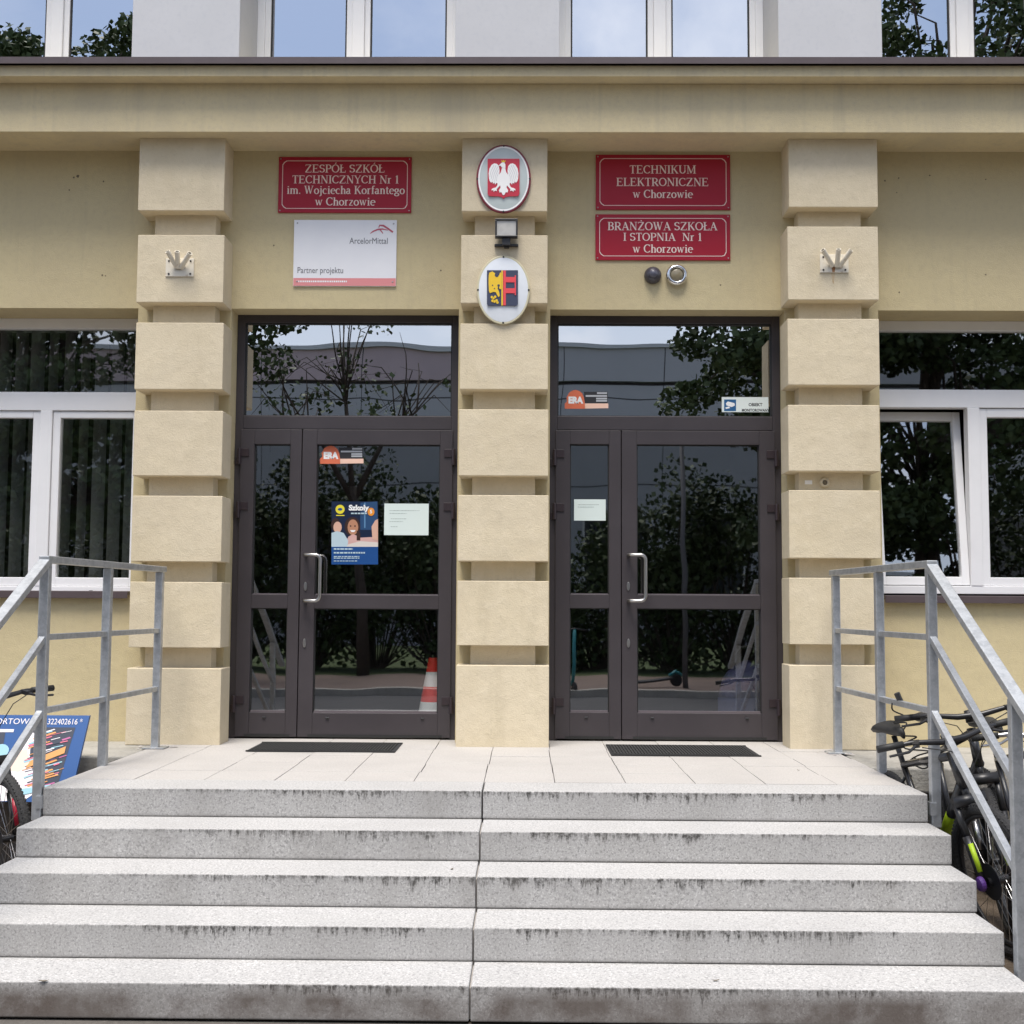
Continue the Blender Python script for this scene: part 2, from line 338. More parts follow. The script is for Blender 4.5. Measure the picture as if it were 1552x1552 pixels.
    G['j'] = (.34, ln(.20,-.08,.20,h,TK-.02)+arc(.06,-.08,.14,.16,0,-110)+ln(.06,h-.03,.20,h-.03,.05)+ln(.12,.88,.26,.88,.13))
    nn = stem(.15,0,h,s1=False,w=.13)+ln(.02,h-.03,.15,h-.03,.05)+arc(.32,.44,.16,.20,170,0)+stem(.48,0,.46,s1=False,w=.13)
    G['n'] = (.62, nn)
    G['m'] = (.94, nn+arc(.64,.44,.16,.20,170,0)+stem(.80,0,.46,s1=False,w=.13))
    G['h'] = (.62, stem(.15,0,1,s1=False,w=.13)+ln(.02,.97,.15,.97,.05)+arc(.32,.44,.16,.20,170,0)+stem(.48,0,.46,s1=False,w=.13))
    G['.'] = (.28, ln(.08,.07,.21,.07,.14)); G[' '] = (.34, [])
    G['w'] = (.84, ln(.12,h,.27,.03,.13)+ln(.27,.03,.43,h-.03,.065)+ln(.40,h,.56,.03,.13)+ln(.56,.03,.72,h,.065)+ln(.0,h-.02,.22,h-.02,.05)+ln(.62,h-.02,.82,h-.02,.05))
    G['o'] = (.60, arc(.30,.33,.22,.31,0,360)); G['c'] = (.54, arc(.30,.33,.22,.31,55,310)+ln(.42,.50,.46,.50,.10))
    G['e'] = (.56, arc(.30,.33,.22,.31,5,310)+ln(.12,.37,.50,.37,.06))
    G['a'] = (.56, ln(.38,.06,.38,.46,TK-.02)+arc(.25,.46,.13,.19,0,160)+arc(.22,.19,.14,.17,60,330)+ln(.38,.04,.54,.04,.06))
    G['f'] = (.40, stem(.18,0,.80,s1=False,w=.14)+arc(.31,.80,.13,.18,180,50)+ln(.04,h-.03,.36,h-.03,.06))
    G['t'] = (.40, ln(.18,.16,.18,.88,TK-.02)+arc(.29,.16,.11,.13,180,310)+ln(.03,h-.03,.36,h-.03,.06))
    G['g'] = (.58, arc(.27,.44,.17,.20,0,360)+arc(.28,-.06,.22,.17,0,360)+ln(.20,.20,.16,.08,.08)+ln(.40,.60,.54,.64,.06))
    G['z'] = (.52, ln(.05,h-.035,.44,h-.035)+ln(.42,h-.04,.08,.04,.13)+ln(.05,.035,.46,.035))
    return G
GLY = _g()
def serif_line(mb, textline, cx, z, cap, width, y):
    adv = sum(GLY[c][0] for c in textline); k = width/adv; x = cx - width/2; nq = 0
    for c in textline:
        a, st = GLY[c]
        for s_ in st:
            yy = y - (nq % 9)*.00012; nq += 1
            if s_[0] == 'l':
                _, x0, y0, x1, y1, w = s_
                if (x0, y0) == (x1, y1): continue
                p = Vector((x + x0*k, z + y0*cap)); q = Vector((x + x1*k, z + y1*cap)); d = (q-p).normalized(); n = Vector((-d.y, d.x))*(w*cap*.5)
                mb.face([(v.x, yy, v.y) for v in (p-n, q-n, q+n, p+n)])
            else:
                _, ax, ay, rx, ry, a0, a1 = s_; ns = max(4, int(abs(a1-a0)/20)); L_ = []
                for i in range(ns+1):
                    t = R(a0 + (a1-a0)*i/ns); w = (TN + (TK-TN)*abs(math.cos(t))**1.3)*cap*.5
                    n = Vector((math.cos(t)*ry*cap, math.sin(t)*rx*k)).normalized()
                    pc = Vector((x + (ax+rx*math.cos(t))*k, z + (ay+ry*math.sin(t))*cap)); L_.append((pc-n*w, pc+n*w))
                for i in range(ns):
                    mb.face([(v.x, yy, v.y) for v in (L_[i][0], L_[i][1], L_[i+1][1], L_[i+1][0])])
        x += a*k
# ============================================================ SETTING
YD, WALL, FAS, PB, PC, MOLD, FL, UPG, WF = 8.31, 8.13, 7.79, 7.90, 8.0, 7.68, 7.645, 8.66, 8.43
GZ = -0.6875
RISE, TREAD, Y0 = .1375, .313, 6.055

def sheet(name, x0, y0, x1, y1, z, material, n=1):
    b = MB(); b.face([(x0,y0,z),(x1,y0,z),(x1,y1,z),(x0,y1,z)]); o = b.build(name, material, fixn=False); return tag(o, kind='structure')
asph = mat('asphalt', (.075, .075, .078), .9, noise=[(.7, (.055, .055, .058), .4, .7, .7), (90, (.2, .2, .2), .6, .75, .6)], bump=(120, .5, .01))
pavem = mat('pinkish_pavers', (.17, .125, .105), .9, noise=[(1.5, (.13, .10, .085), .4, .7, .7), (40, (.21, .165, .145), .5, .7, .4)])
grassm = mat('lawn_green', (.06, .09, .03), 1, noise=[(1.5, (.085, .10, .045), .4, .7, .7), (30, (.035, .06, .02), .5, .7, .7)], bump=(40, 1, .03))
sheet('ground', -200, -200, 200, 60, GZ-.012, soil)
sheet('road', -200, -4.8, 200, -.6, GZ-.004, asph)
sheet('forecourt', -200, -.6, 200, Y0-4*TREAD+.02, GZ-.008, mat('paving_grey', (.10, .09, .08), .95, noise=[(2, (.06, .053, .047), .4, .7, .8), (40, (.16, .145, .13), .52, .75, .6)], bump=(60, .5, .01)))
kb = MB().box((-120, -5.0, GZ-.05), (120, -4.8, GZ+.12)).build('kerb', conc, bevel=.01); tag(kb, kind='structure')
sheet('pavement', -200, -9.2, 200, -5.0, GZ+.11, pavem)
sheet('lawn', -200, -28, 200, -9.2, GZ+.105, grassm)

# ------------------------------------------------------------ the school building
bld = empty('school_building', (0, WALL, GZ), 'cream stuccoed school facade with rusticated pillars, two dark double doors and white framed windows', 'building')
zF = at(776, 200.3, FAS).z; zL = at(776, 468.8, WALL).z; zS = at(1480, 904, WALL).z
xw0 = -2.645; xw1 = 2.36                       # inner edges of the two side windows
dl0, dl1 = at(356.5, 650, YD).x, at(697, 560, YD).x
dr0, dr1 = at(832, 800, YD).x, at(1185, 800, YD).x
ow = 1.48
wl = MB()
wl.box((-7, WALL, zL), (7, WALL+.5, zF+.6))
wl.box((xw0, WALL, GZ), (dl0, WALL+.5, zL)); wl.box((dl1, WALL, GZ), (dr0, WALL+.5, zL)); wl.box((dr1, WALL, GZ), (xw1, WALL+.5, zL))
wl.box((xw0-ow, WALL, GZ), (xw0, WALL+.5, zS)); wl.box((xw1, WALL, GZ), (xw1+ow, WALL+.5, zS))
wl.box((-7, WALL, GZ), (xw0-ow, WALL+.5, zL)); wl.box((xw1+ow, WALL, GZ), (7, WALL+.5, zL))
wl.build('wall', wallst, bld)
wd = MB()
wd.box((dl0, WALL+.02, GZ), (dl1, WALL+.5, -.002)); wd.box((dr0, WALL+.02, GZ), (dr1, WALL+.5, -.002)); wd.build('door_threshold', conc, bld)
# rusticated pillars: every block measured, core set back between them
def c_shaft(cx0, cx1, rows, xm):               # the set-back shaft that shows in the grooves between the blocks
    g = .085; zt, zb = zF-.01, .0; c = MB(); y1 = WALL+.003
    a0, a1, b0, b1 = cx0[0]+g, cx1[0]-g, cx0[6]+g, cx1[6]-g
    c.v = [Vector(v) for v in ((b0, PC, zb), (b1, PC, zb), (b1, y1, zb), (b0, y1, zb), (a0, PC, zt), (a1, PC, zt), (a1, y1, zt), (a0, y1, zt))]
    c.f = [(0,3,2,1),(4,5,6,7),(0,1,5,4),(1,2,6,5),(2,3,7,6),(3,0,4,7)]
    return c.build('pillar', stucco, bld)
PROWS = {
 'L': ([(212,319),(356,458),(489,590),(622.5,721),(751.5,851),(882,981.5),(1013,1130)], [(210.4,340.5),(207.8,339),(205,338),(202.2,337),(199.5,336),(196,335),(191,334)], 270),
 'C': ([(212,320.3),(356.4,459.5),(490.5,590),(620.5,721),(750.5,850.5),(880.5,978.5),(1008.5,1130)], [(700.2,829.6),(698.6,829.9),(697.2,830.6),(695.5,831),(694.2,831.3),(692.8,831.6),(691,832)], 763),
 'R': ([(212,313.8),(343.3,454.3),(483.2,583.5),(613.8,714),(743.2,846),(876,977),(1008.6,1130)], [(1195.5,1330),(1194,1331.5),(1194.2,1333),(1195,1333.6),(1196,1334.6),(1196.6,1335.6),(1197,1337)], 1262)}
for key, (rows, xs, xm) in PROWS.items():
    blocks = []; cx0 = []; cx1 = []
    for i, ((y0, y1), (x0, x1)) in enumerate(zip(rows, xs)):
        ym = (y0+y1)/2; X0, X1 = at(x0, ym, PB).x, at(x1, ym, PB).x
        zt = zF if i == 0 else at(xm, y0, PB).z; zb = -.003 if i == 6 else at(xm, y1, PB).z
        blocks.append(MB().box((X0, PB, zb), (X1, WALL+.004, zt))); cx0.append(X0); cx1.append(X1)
    pil = c_shaft(cx0, cx1, rows, xm)
    for q in blocks: q.build('block', stucco, pil, bevel=.0035)
ah = MB()                                      # old anchor holes left in the render
for (hx_, hy_, r_) in ((118, 267, 4), (112, 269, 2.5), (157, 275, 2.2), (105, 288, 2), (155, 417, 2.2), (160, 418, 1.5), (1341, 274, 2.2), (1362, 270, 2.2), (1409, 266, 2), (1359, 292, 1.6), (1494, 272, 1.8), (1494, 416, 2), (1363, 443, 2.2), (668, 410, 2), (415, 372, 2), (1092, 432, 2), (1200, 352, 2)):
    p_ = at(hx_, hy_, WALL); rr_ = r_*.6*WALL/F
    ah.prism([(p_.x+rr_*(1+.25*math.sin(3*k+hx_))*math.cos(k*.7), p_.z+rr_*(1+.25*math.cos(2*k+hx_))*math.sin(k*.7)) for k in range(9)], WALL-.0016, WALL-.0006)
ah.build('anchor_holes', mat('hole_grey', (.16, .13, .09), .9), bld)
# entablature
ft, mb0, mt1 = at(776, 127.5, FAS).z, at(776, 115.6, MOLD).z, at(776, 99.2, MOLD).z
en = MB(); en.box((-7, FAS, zF), (7, WALL+.003, ft)); en.box((-7, MOLD, mb0), (7, WALL+.003, mt1))
zz = (ft, mb0)
en.box((-7, FAS+.002, min(zz)-.0), (7, WALL, max(zz)))
ento = en.build('cornice', fascst, bld, bevel=.006)
f0, f1 = at(776, 96.2, FL).z, at(776, 86.2, FL).z
fl = MB()
for k in range(7):                             # folded sheets with overlapped joints
    xa, xb = -7+2*k, -7+2*k+2.004
    fl.box((xa, FL - .0008*(k % 2), f0), (xb, FL+.004, f1)); 
fl.box((-7, FL+.006, f1-.008), (7, WALL+.02, f1-.002))
fl.build('flashing', flash, ento)

# ------------------------------------------------------------ upper storey
zU0 = f1 - .35; zU1 = f1 + 2.1
pe = [(at(200, 40, WALL).x, at(363, 40, WALL).x), (at(690, 40, WALL).x, at(848, 40, WALL).x), (at(1180, 40, WALL).x, at(1337, 40, WALL).x)]
uo = [(pe[0][0]-1.44, pe[0][0]), (pe[0][1], pe[1][0]), (pe[1][1], pe[2][0]), (pe[2][1], pe[2][1]+1.44)]
uw = MB()
for a, b in pe: uw.box((a, WALL+.006, zU0), (b, UPG+.1, zU1))
uw.box((-7, WALL+.006, zU0), (uo[0][0], UPG+.1, zU1)); uw.box((uo[3][1], WALL+.006, zU0), (7, UPG+.1, zU1))
uw.box((-7, WALL+.006, zU1), (7, UPG+.1, zU1+2.2))
uw.build('upper_wall', grayst, bld, bevel=.004)
def pane(name, x0, x1, z0, z1, y, parent, g=glass):
    return MB().box((x0, y, z0), (x1, y+.006, z1)).build(name, g, parent)
gz1 = zU1
def upper_window(x0, x1, xm):
    fr = MB(); y = UPG; w_ = .055
    fr.box((x0, y, zU0), (x0+w_, y+.07, gz1)); fr.box((x1-w_, y, zU0), (x1, y+.07, gz1)); fr.box((x0+w_, y, gz1-.07), (x1-w_, y+.07, gz1)); fr.box((x0+w_, y, zU0), (x1-w_, y+.07, zU0+.07))
    fr.box((xm-.045, y-.004, zU0+.07), (xm+.045, y+.07, gz1-.07))
    f = fr.build('window_frame', pvc, bld, bevel=.005)
    for a, b in ((x0+w_, xm-.045), (xm+.045, x1-w_)):
        s = MB(); t = .042; y2 = y+.016; zb, zt = zU0+.07, gz1-.07
        s.box((a, y2, zb), (a+t, y+.06, zt)); s.box((b-t, y2, zb), (b, y+.06, zt)); s.box((a+t, y2, zt-t), (b-t, y+.06, zt)); s.box((a+t, y2, zb), (b-t, y+.06, zb+t))
        s.build('sash', pvc, f, bevel=.004)
        g = MB(); q = .012; y3 = y+.03
        g.box((a+t, y3, zb+t), (a+t+q, y3+.02, zt-t)); g.box((b-t-q, y3, zb+t), (b-t, y3+.02, zt-t)); g.build('gasket', rubber, f)
        pane('pane', a+t+q, b-t-q, zb+t, zt-t, y+.036, f, upglass)
for (a, b), xm in zip(uo, (at(86, 40, UPG).x, at(543, 40, UPG).x, at(1000, 40, UPG).x, at(1459, 40, UPG).x)):
    upper_window(a, b, xm)

# ------------------------------------------------------------ lower windows
def lower_window(x0, x1, xm, right):
    y = WF; px = 1480 if right else 62
    zz = lambda v: at(px, v, y).z
    zb = zz(900.5); zt = zL
    if right: tp0, tp1, tb, sg0, sg1 = zz(501), zz(590.6), zz(618), zz(632), zz(875)
    else: tp0, tp1, tb, sg0, sg1 = zz(497.5), zz(594), zz(622), zz(633), zz(875)
    fr = MB(); w_ = .06
    fr.box((x0, y, zb), (x0+w_, y+.08, zt)); fr.box((x1-w_, y, zb), (x1, y+.08, zt))
    fr.box((x0+w_, y, tp0), (x1-w_, y+.08, zt)); fr.box((x0+w_, y, tb), (x1-w_, y+.08, tp1)); fr.box((x0+w_, y, zb), (x1-w_, y+.08, zb+.055))
    fr.box((xm-.042, y-.003, zb+.055), (xm+.042, y+.08, tb))
    f = fr.build('window_frame', pvc, bld, bevel=.004)
    pane('pane', x0+w_, x1-w_, tp1, tp0, y+.04, f)
    for k, (a, b) in enumerate(((x0+w_, xm-.042), (xm+.042, x1-w_))):
        s = MB(); t = .055; z0, z1 = zb+.055, tb-.004; y2 = y+.012; zc0, zc1 = sg1, sg0
        s.box((a+.002, y2, z0+.002), (a+t, y+.075, z1)); s.box((b-t, y2, z0+.002), (b-.002, y+.075, z1)); s.box((a+t, y2, zc1), (b-t, y+.075, z1)); s.box((a+t, y2, z0+.002), (b-t, y+.075, zc0))
        g = MB().box((a+t, y+.04, zc0), (b-t, y+.046, zc1))
        if right and k == 0:                    # this sash is tilted in for air
            M = Matrix.Translation((0, y+.05, z0)) @ Matrix.Rotation(R(-6.3), 4, 'X') @ Matrix.Translation((0, -y-.05, -z0))
            s.xform(M); g.xform(M)
        so = s.build('sash', pvc, f, bevel=.004)
        if right and k == 0: so['label'] = 'white sash tilted inwards at the top'
        g.build('pane', glass, f)
    v = MB()
    for q in (.28, .75): 
        xx = x0 + (x1-x0)*q; v.box((xx-.012, y-.003, zb+.02), (xx+.012, y+.002, zb+.028))
    v.build('drain_cap', dark, f)
    sl = MB().box((x0-.03 if not right else x0, WALL-.05, zS-.022), (x1 if not right else x1+.03, y+.01, zS+.004)); sl.box((x0, WALL-.052, zS-.045), (x1, WALL-.048, zS+.002))
    sl.build('window_sill', flash, bld, bevel=.003)
lower_window(xw0-ow, xw0, at(66.5, 740, WF).x, False)
lower_window(xw1, xw1+ow, at(1478, 740, WF).x, True)

# ------------------------------------------------------------ doors
def px_x(px, y): return at(px, y, YD).x
def entrance(x0, x1, side, main, meet, ztr, hx, hinge_z, px):
    """side, main = glass x-ranges; meet = x where the leaves meet; ztr = (glass top, glass bottom, bar bottom)"""
    y = YD; gt, gb, bb = ztr; zt = zL
    fr = MB(); j = .055
    fr.box((x0, y, 0.002), (x0+j, y+.09, zt)); fr.box((x1-j, y, .002), (x1, y+.09, zt)); fr.box((x0+j, y, gt), (x1-j, y+.09, zt)); fr.box((x0+j, y, bb+.004), (x1-j, y+.09, gb))
    f = fr.build('door_frame', brown, bld, bevel=.003)
    bd = MB()
    for a, b in (((x0+j, gb), (x1-j, gb+.004)),): bd.box((a[0], y+.004, a[1]), (b[0], y+.02, b[1]))
    bd.build('glazing_bead', brown, f)
    pane('transom_pane', x0+j, x1-j, gb+.004, gt, y+.03, f, transomglass)
    gasket = MB(); gasket.box((x0+j, y+.01, gb+.008), (x0+j+.008, y+.029, gt-.008)); gasket.box((x1-j-.008, y+.01, gb+.008), (x1-j, y+.029, gt-.008)); gasket.box((x0+j, y+.01, gt-.008), (x1-j, y+.029, gt)); gasket.build('gasket', rubber, f)
    zz = lambda v: at(px, v, YD).z
    g1t, g1b, g2t, g2b = zz(674), zz(901.5), zz(922.5), zz(1080.5)
    for a, b, gl, hs in ((x0+j-.012, meet-.003, side, 0), (meet+.003, x1-j+.012, main, 1)):
        yl = y-.012; l = MB()
        l.box((a, yl, .012), (gl[0], y+.06, bb)); l.box((gl[1], yl, .012), (b, y+.06, bb))
        l.box((gl[0], yl+.0015, g1t), (gl[1], y+.06, bb)); l.box((gl[0], yl+.0015, g2t), (gl[1], y+.06, g1b)); l.box((gl[0], yl+.0015, .012), (gl[1], y+.06, g2b))
        lf = l.build('door_leaf', brown, bld, bevel=.0025)
        pane('pane', gl[0], gl[1], g1b+.006, g1t-.006, y+.02, lf, doorglass); pane('pane', gl[0], gl[1], g2b+.012, g2t-.006, y+.02, lf, doorglass)
        gk = MB()
        for z0, z1 in ((g1b, g1t), (g2b, g2t)):
            gk.box((gl[0], y+.006, z0), (gl[0]+.007, y+.019, z1)); gk.box((gl[1]-.007, y+.006, z0), (gl[1], y+.019, z1)); gk.box((gl[0]+.007, y+.006, z1-.006), (gl[1]-.007, y+.019, z1))
        gk.build('gasket', rubber, lf)
        bd = MB().box((gl[0]+.007, y+.002, g2b), (gl[1]-.007, y+.019, g2b+.013)); bd.box((gl[0]+.007, y+.002, g1b), (gl[1]-.007, y+.019, g1b+.007)); bd.build('glazing_bead', MATS['bead'], lf)
        hxx = a-.006 if hs == 0 else b+.006
        for hz in hinge_z:
            h = MB().cyl((hxx, yl-.012, hz-.035), (hxx, yl-.012, hz+.075), .013, 12); h.box((hxx-(.004 if hs == 0 else .065), yl-.008, hz+.02), (hxx+(.065 if hs == 0 else .004), yl-.0005, hz+.075)); h.box((hxx-(.03 if hs == 0 else 0), yl+.004, hz-.035), (hxx+(0 if hs == 0 else .03), yl+.0115, hz+.015))
            h.build('hinge', MATS['hinge'], lf, bevel=.002)
        cp = MB()
        for q in ((.42,) if hs == 0 else (.12, .88)):
            xx = gl[0]+(gl[1]-gl[0])*q; cp.tube([(xx-.011, yl-.003, g2b-.032), (xx+.011, yl-.003, g2b-.032)], .006, 8)
        cp.build('drain_cap', dark, lf)
        kp = MB().box((gl[0]-.03, yl-.0025, .012), (gl[1]+.03, yl-.0005, .03)); kp.build('draught_strip', rubber, lf)
    # pull handle and locks on the main leaf
    yl = y-.012; zt_, zb_ = zz(842), zz(911); r = .034
    path = [(hx, yl, zt_), (hx, yl-.06, zt_), (hx+.012, yl-.078, zt_)]
    xo = hx+.11
    for k in range(7):
        t = R(90 - 15*k); path.append((xo - r + r*math.cos(t), yl-.08, zt_ - r + r*math.sin(t)))
    for k in range(7):
        t = R(-15*k); path.append((xo - r + r*math.cos(t), yl-.08, zb_ + r + r*math.sin(t)))
    path += [(hx+.012, yl-.078, zb_), (hx, yl-.06, zb_), (hx, yl, zb_)]
    MB().tube(path, .012, 12).build('handle', steel, lf, smooth=True)
    for zc in (zz(889), zz(975)):
        lk = MB(); pts = [(hx + .011*math.cos(t), zc + .030*math.sin(t)) for t in [2*math.pi*k/20 for k in range(20)]]
        lk.prism(pts, yl-.008, yl); lk.build('lock', steel, lf, bevel=.002)
mat('bead', hexc('6a6266'), .4); mat('hinge', hexc('33292d'), .4)
zdl = lambda v: at(530, v, YD).z
zdr = lambda v: at(1006, v, YD).z
hz = [zdl(778), zdl(697), zdl(1072)]
entrance(dl0, dl1, (px_x(386.4, 672), px_x(441, 672)), (px_x(481, 673), px_x(667.5, 673)), px_x(457, 750), (zdl(489), zdl(630.5), zdl(651.5)), px_x(464.5, 840), hz, 530)
entrance(dr0, dr1, (px_x(863.8, 750), px_x(923, 750)), (px_x(965, 750), px_x(1151, 750)), px_x(941.5, 750), (zdr(490.5), zdr(631), zdr(653)), px_x(952, 840), hz, 1006)

# ------------------------------------------------------------ rooms behind the glass, unseen shell against sky light
rm = MB()
def room(x0, x1, y0, y1, z0, z1):
    t = .08
    rm.box((x0-t, y0, z0-t), (x1+t, y1, z0)); rm.box((x0-t, y0, z1), (x1+t, y1, z1+t)); rm.box((x0-t, y1, z0-t), (x1+t, y1+t, z1+t)); rm.box((x0-t, y0, z0), (x0, y1, z1)); rm.box((x1, y0, z0), (x1+t, y1, z1))
room(-2.2, 2.1, WALL+.5, 12.6, -.03, 3.6)
room(-6.9, -2.4, WALL+.5, 12.6, -.03, 3.6); room(2.3, 6.9, WALL+.5, 12.6, -.03, 3.6)
room(-6.9, 6.9, UPG+.1, 12.6, zU0, zU1+.6)
rm.build('room', inner, bld)
rf = MB().box((-7.2, WALL-.15, zU1+2.2), (7.2, 13, zU1+2.4)); rf.box((-7.4, WALL+.5, GZ), (-7.0, 13, zU1+2.2)); rf.box((7.0, WALL+.5, GZ), (7.4, 13, zU1+2.2)); rf.box((-7.4, 12.75, GZ), (7.4, 13.1, zU1+2.2))
rf.build('unseen_shell', grayst, bld)  # unseen top and outer walls, added to keep sky light out

# ------------------------------------------------------------ stairs
SX0, SX1 = atz(66, 1193, 0).x, atz(1406.5, 1200, 0).x
SX1 = at(1406.5, 1200, Y0).x; SX0 = at(66, 1193, Y0).x
st = empty('entrance_stairs', ((SX0+SX1)/2, Y0-.6, GZ), 'wide grey granite entrance steps with a paved landing in front of the doors', 'stairs')
XJ = at(731, 1197, Y0).x
for i in range(5):
    ya = Y0 - TREAD*i; zt = -RISE*i; zb = zt-RISE
    yb = ya + (TREAD+.06 if i else .30)
    s = MB()
    dx = random.uniform(-.006, .006)
    s.box((SX0+dx, ya, zb+.002), (XJ-.0035+.002*math.sin(i*2.1), yb, zt)); s.box((XJ+.0035+.002*math.sin(i*2.1), ya+random.uniform(-.003, .003), zb+.002), (SX1+dx, yb, zt-.001))
    s.build('step', gran, st, bevel=.006, seg=3, origin=(SX0, ya, zt))
core = MB().box((SX0+.02, Y0+.28, GZ), (SX1-.02, WALL+.01, -.03))
for i in range(1, 5): core.box((SX0+.03, Y0-TREAD*i+.04, GZ), (SX1-.03, Y0-TREAD*i+TREAD+.03, -RISE*i-.02))
core.build('stair_core', mortar, st)
tl = MB(); ys = [Y0+.303, Y0+.655, Y0+1.005, Y0+1.36, Y0+1.71, YD-.012]; n = 12; tw = (SX1-SX0)/n
for r_ in range(5):
    o_ = (XJ-SX0) % tw
    xs_ = [SX0] + [SX0 + o_ + k*tw + random.uniform(-.004, .004) for k in range(n)] + [SX1]
    for a, b in zip(xs_, xs_[1:]):
        if b-a < .05: continue
        dz = random.uniform(-.0012, .0012); h = random.uniform(.0010, .0026)
        tl.box((a+h, ys[r_]+h, -.03), (b-h, ys[r_+1]-h, dz))
tl.build('landing', granl, st, bevel=.002)

# ------------------------------------------------------------ concrete ledges either side
def ledge(x0, x1, yf, label):
    t = empty('concrete_ledge', ((x0+x1)/2, yf, GZ), label, 'ledge')
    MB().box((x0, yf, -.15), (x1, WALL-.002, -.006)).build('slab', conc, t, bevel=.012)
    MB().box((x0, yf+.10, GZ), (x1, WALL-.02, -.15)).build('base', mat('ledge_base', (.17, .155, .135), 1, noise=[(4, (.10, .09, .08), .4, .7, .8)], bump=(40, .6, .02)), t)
ledge(SX1+.01, 6.9, 7.08, 'weathered concrete ledge below the tilted window, behind the leaning bicycles')
ledge(-6.9, SX0-.01, 7.34, 'weathered concrete ledge behind the blue poster board')
# ============================================================ THINGS ON THE FACADE
def rect(px0, py0, px1, py1, Y):
    a, b = at(px0, py1, Y), at(px1, py0, Y); return a.x, a.z, b.x, b.z
def red_plaque(px0, py0, px1, py1, lines, label, screws=True):
    """lines = (text, centre px, baseline px, cap px, width px)"""
    x0, z0, x1, z1 = rect(px0, py0, px1, py1, WALL-.012)
    t = empty('plaque', ((x0+x1)/2, WALL, (z0+z1)/2), label, 'plaque', 'school plaques beside the emblems')
    MB().box((x0, WALL-.012, z0), (x1, WALL-.0005, z1)).build('panel', red, t, bevel=.002)
    b = MB(); y = WALL-.0128; i = .026; c = .028; w_ = .0042       # thin border with notched corners
    P = [(x0+i+c, z0+i), (x1-i-c, z0+i), (x1-i-c*.45, z0+i+c*.45*.4), (x1-i, z0+i+c), (x1-i, z1-i-c), (x1-i-c*.4, z1-i-c*.4), (x1-i-c, z1-i), (x0+i+c, z1-i), (x0+i+c*.4, z1-i-c*.4), (x0+i, z1-i-c), (x0+i, z0+i+c), (x0+i+c*.4, z0+i+c*.4)]
    cx, cz = (x0+x1)/2, (z0+z1)/2
    Q = [(p[0] + (w_ if p[0] < cx else -w_), p[1] + (w_ if p[1] < cz else -w_)) for p in P]
    for k in range(len(P)):
        k2 = (k+1) % len(P); b.face(plate([P[k], P[k2], Q[k2], Q[k]], y))
    b.build('border', plaqw, t)
    tx = MB()
    for s, c_, base, cap, wd_ in lines:
        p = at(c_, base, WALL-.013); k = (WALL)/F
        serif_line(tx, s, p.x, p.z, cap*k*1.04, wd_*k*1.02, WALL-.0128)
    tx.build('lettering', plaqw, t)
    sc = MB()
    for xx in (x0+.014, x1-.014):
        for zc in (z0+.014, z1-.014): sc.lathe([(.005, 0), (.004, -.002), (.001, -.003)], (xx, WALL-.0121, zc), 'Y', 10)
    sc.build('screw', steel, t)
red_plaque(421, 238, 624, 322, [('ZESPÓŁ SZKÓŁ', 522.5, 261.5, 12.2, 122), ('TECHNICZNYCH Nr 1', 523.5, 278, 12.2, 163), ('im. Wojciecha Korfantego', 524, 294, 12.5, 180), ('w Chorzowie', 523, 311.5, 12.5, 92)],
           'red plaque with four lines of pale serif lettering above the white company board')
red_plaque(903, 234.5, 1106.5, 317.5, [('TECHNIKUM', 1004.5, 263, 12.5, 101), ('ELEKTRONICZNE', 1004, 282, 12.5, 140), ('w Chorzowie', 1004.5, 300, 12.5, 91)],
           'taller upper red plaque reading TECHNIKUM ELEKTRONICZNE right of the eagle emblem')
red_plaque(902.5, 325, 1106.5, 394, [('BRANŻOWA SZKOŁA', 1004, 349, 12.5, 166), ('I STOPNIA  Nr 1', 1004, 365, 12, 119), ('w Chorzowie', 1004.5, 383, 12.5, 91)],
           'lower red plaque reading BRANŻOWA SZKOŁA directly above the two round fittings')
# white company board
x0, z0, x1, z1 = rect(444, 333.5, 601.5, 433.5, WALL-.012)
t = empty('company_board', ((x0+x1)/2, WALL, z0), 'white rectangular board with a faint red strip along its bottom and a red arch logo', 'sign')
MB().box((x0, WALL-.012, z0), (x1, WALL-.0005, z1)).build('panel', whitep, t, bevel=.0015)
yy = WALL-.0128
zs_ = at(500, 421.5, WALL-.012).z
MB().box((x0+.002, yy, z0+.002), (x1-.002, yy+.0005, zs_)).build('colour_strip', pinkp, t)
lg = MB()
def stroke(mb, pts, w0, y):
    P = [Vector(p) for p in pts]; L_ = []
    for i, p in enumerate(P):
        d = (P[min(i+1, len(P)-1)] - P[max(i-1, 0)]).normalized(); n = Vector((-d.y, d.x)); w_ = w0[i] if isinstance(w0, (list, tuple)) else w0
        L_.append((p-n*w_/2, p+n*w_/2))
    for i in range(len(P)-1): mb.face([(v.x, y, v.y) for v in (L_[i][0], L_[i+1][0], L_[i+1][1], L_[i][1])])
def pz(px, py, Y=WALL-.012): v = at(px, py, Y); return (v.x, v.z)
stroke(lg, [pz(561, 354), pz(566, 350.5), pz(573, 347.8), pz(580, 347.2), pz(588, 349)], [.004, .010, .011, .010, .004], yy)
stroke(lg, [pz(574, 345), pz(575.5, 341.6), pz(581, 342), pz(588, 346.5), pz(595.5, 352)], [.006, .010, .013, .012, .012], yy-.0003)
stroke(lg, [pz(575, 347.5), pz(578, 350.5), pz(580.5, 354)], [.006, .008, .005], yy-.0006)
lg.build('logo_mark', redp, t)
a, b = pz(530, 364.5), pz(588, 364.5)
text_mesh('ArcelorMittal', .06, (a[0]+b[0])/2, a[1]-.004, yy-.0002, 'lettering', greyt, t, width=b[0]-a[0])
a, b = pz(451, 409.5), pz(520, 409.5)
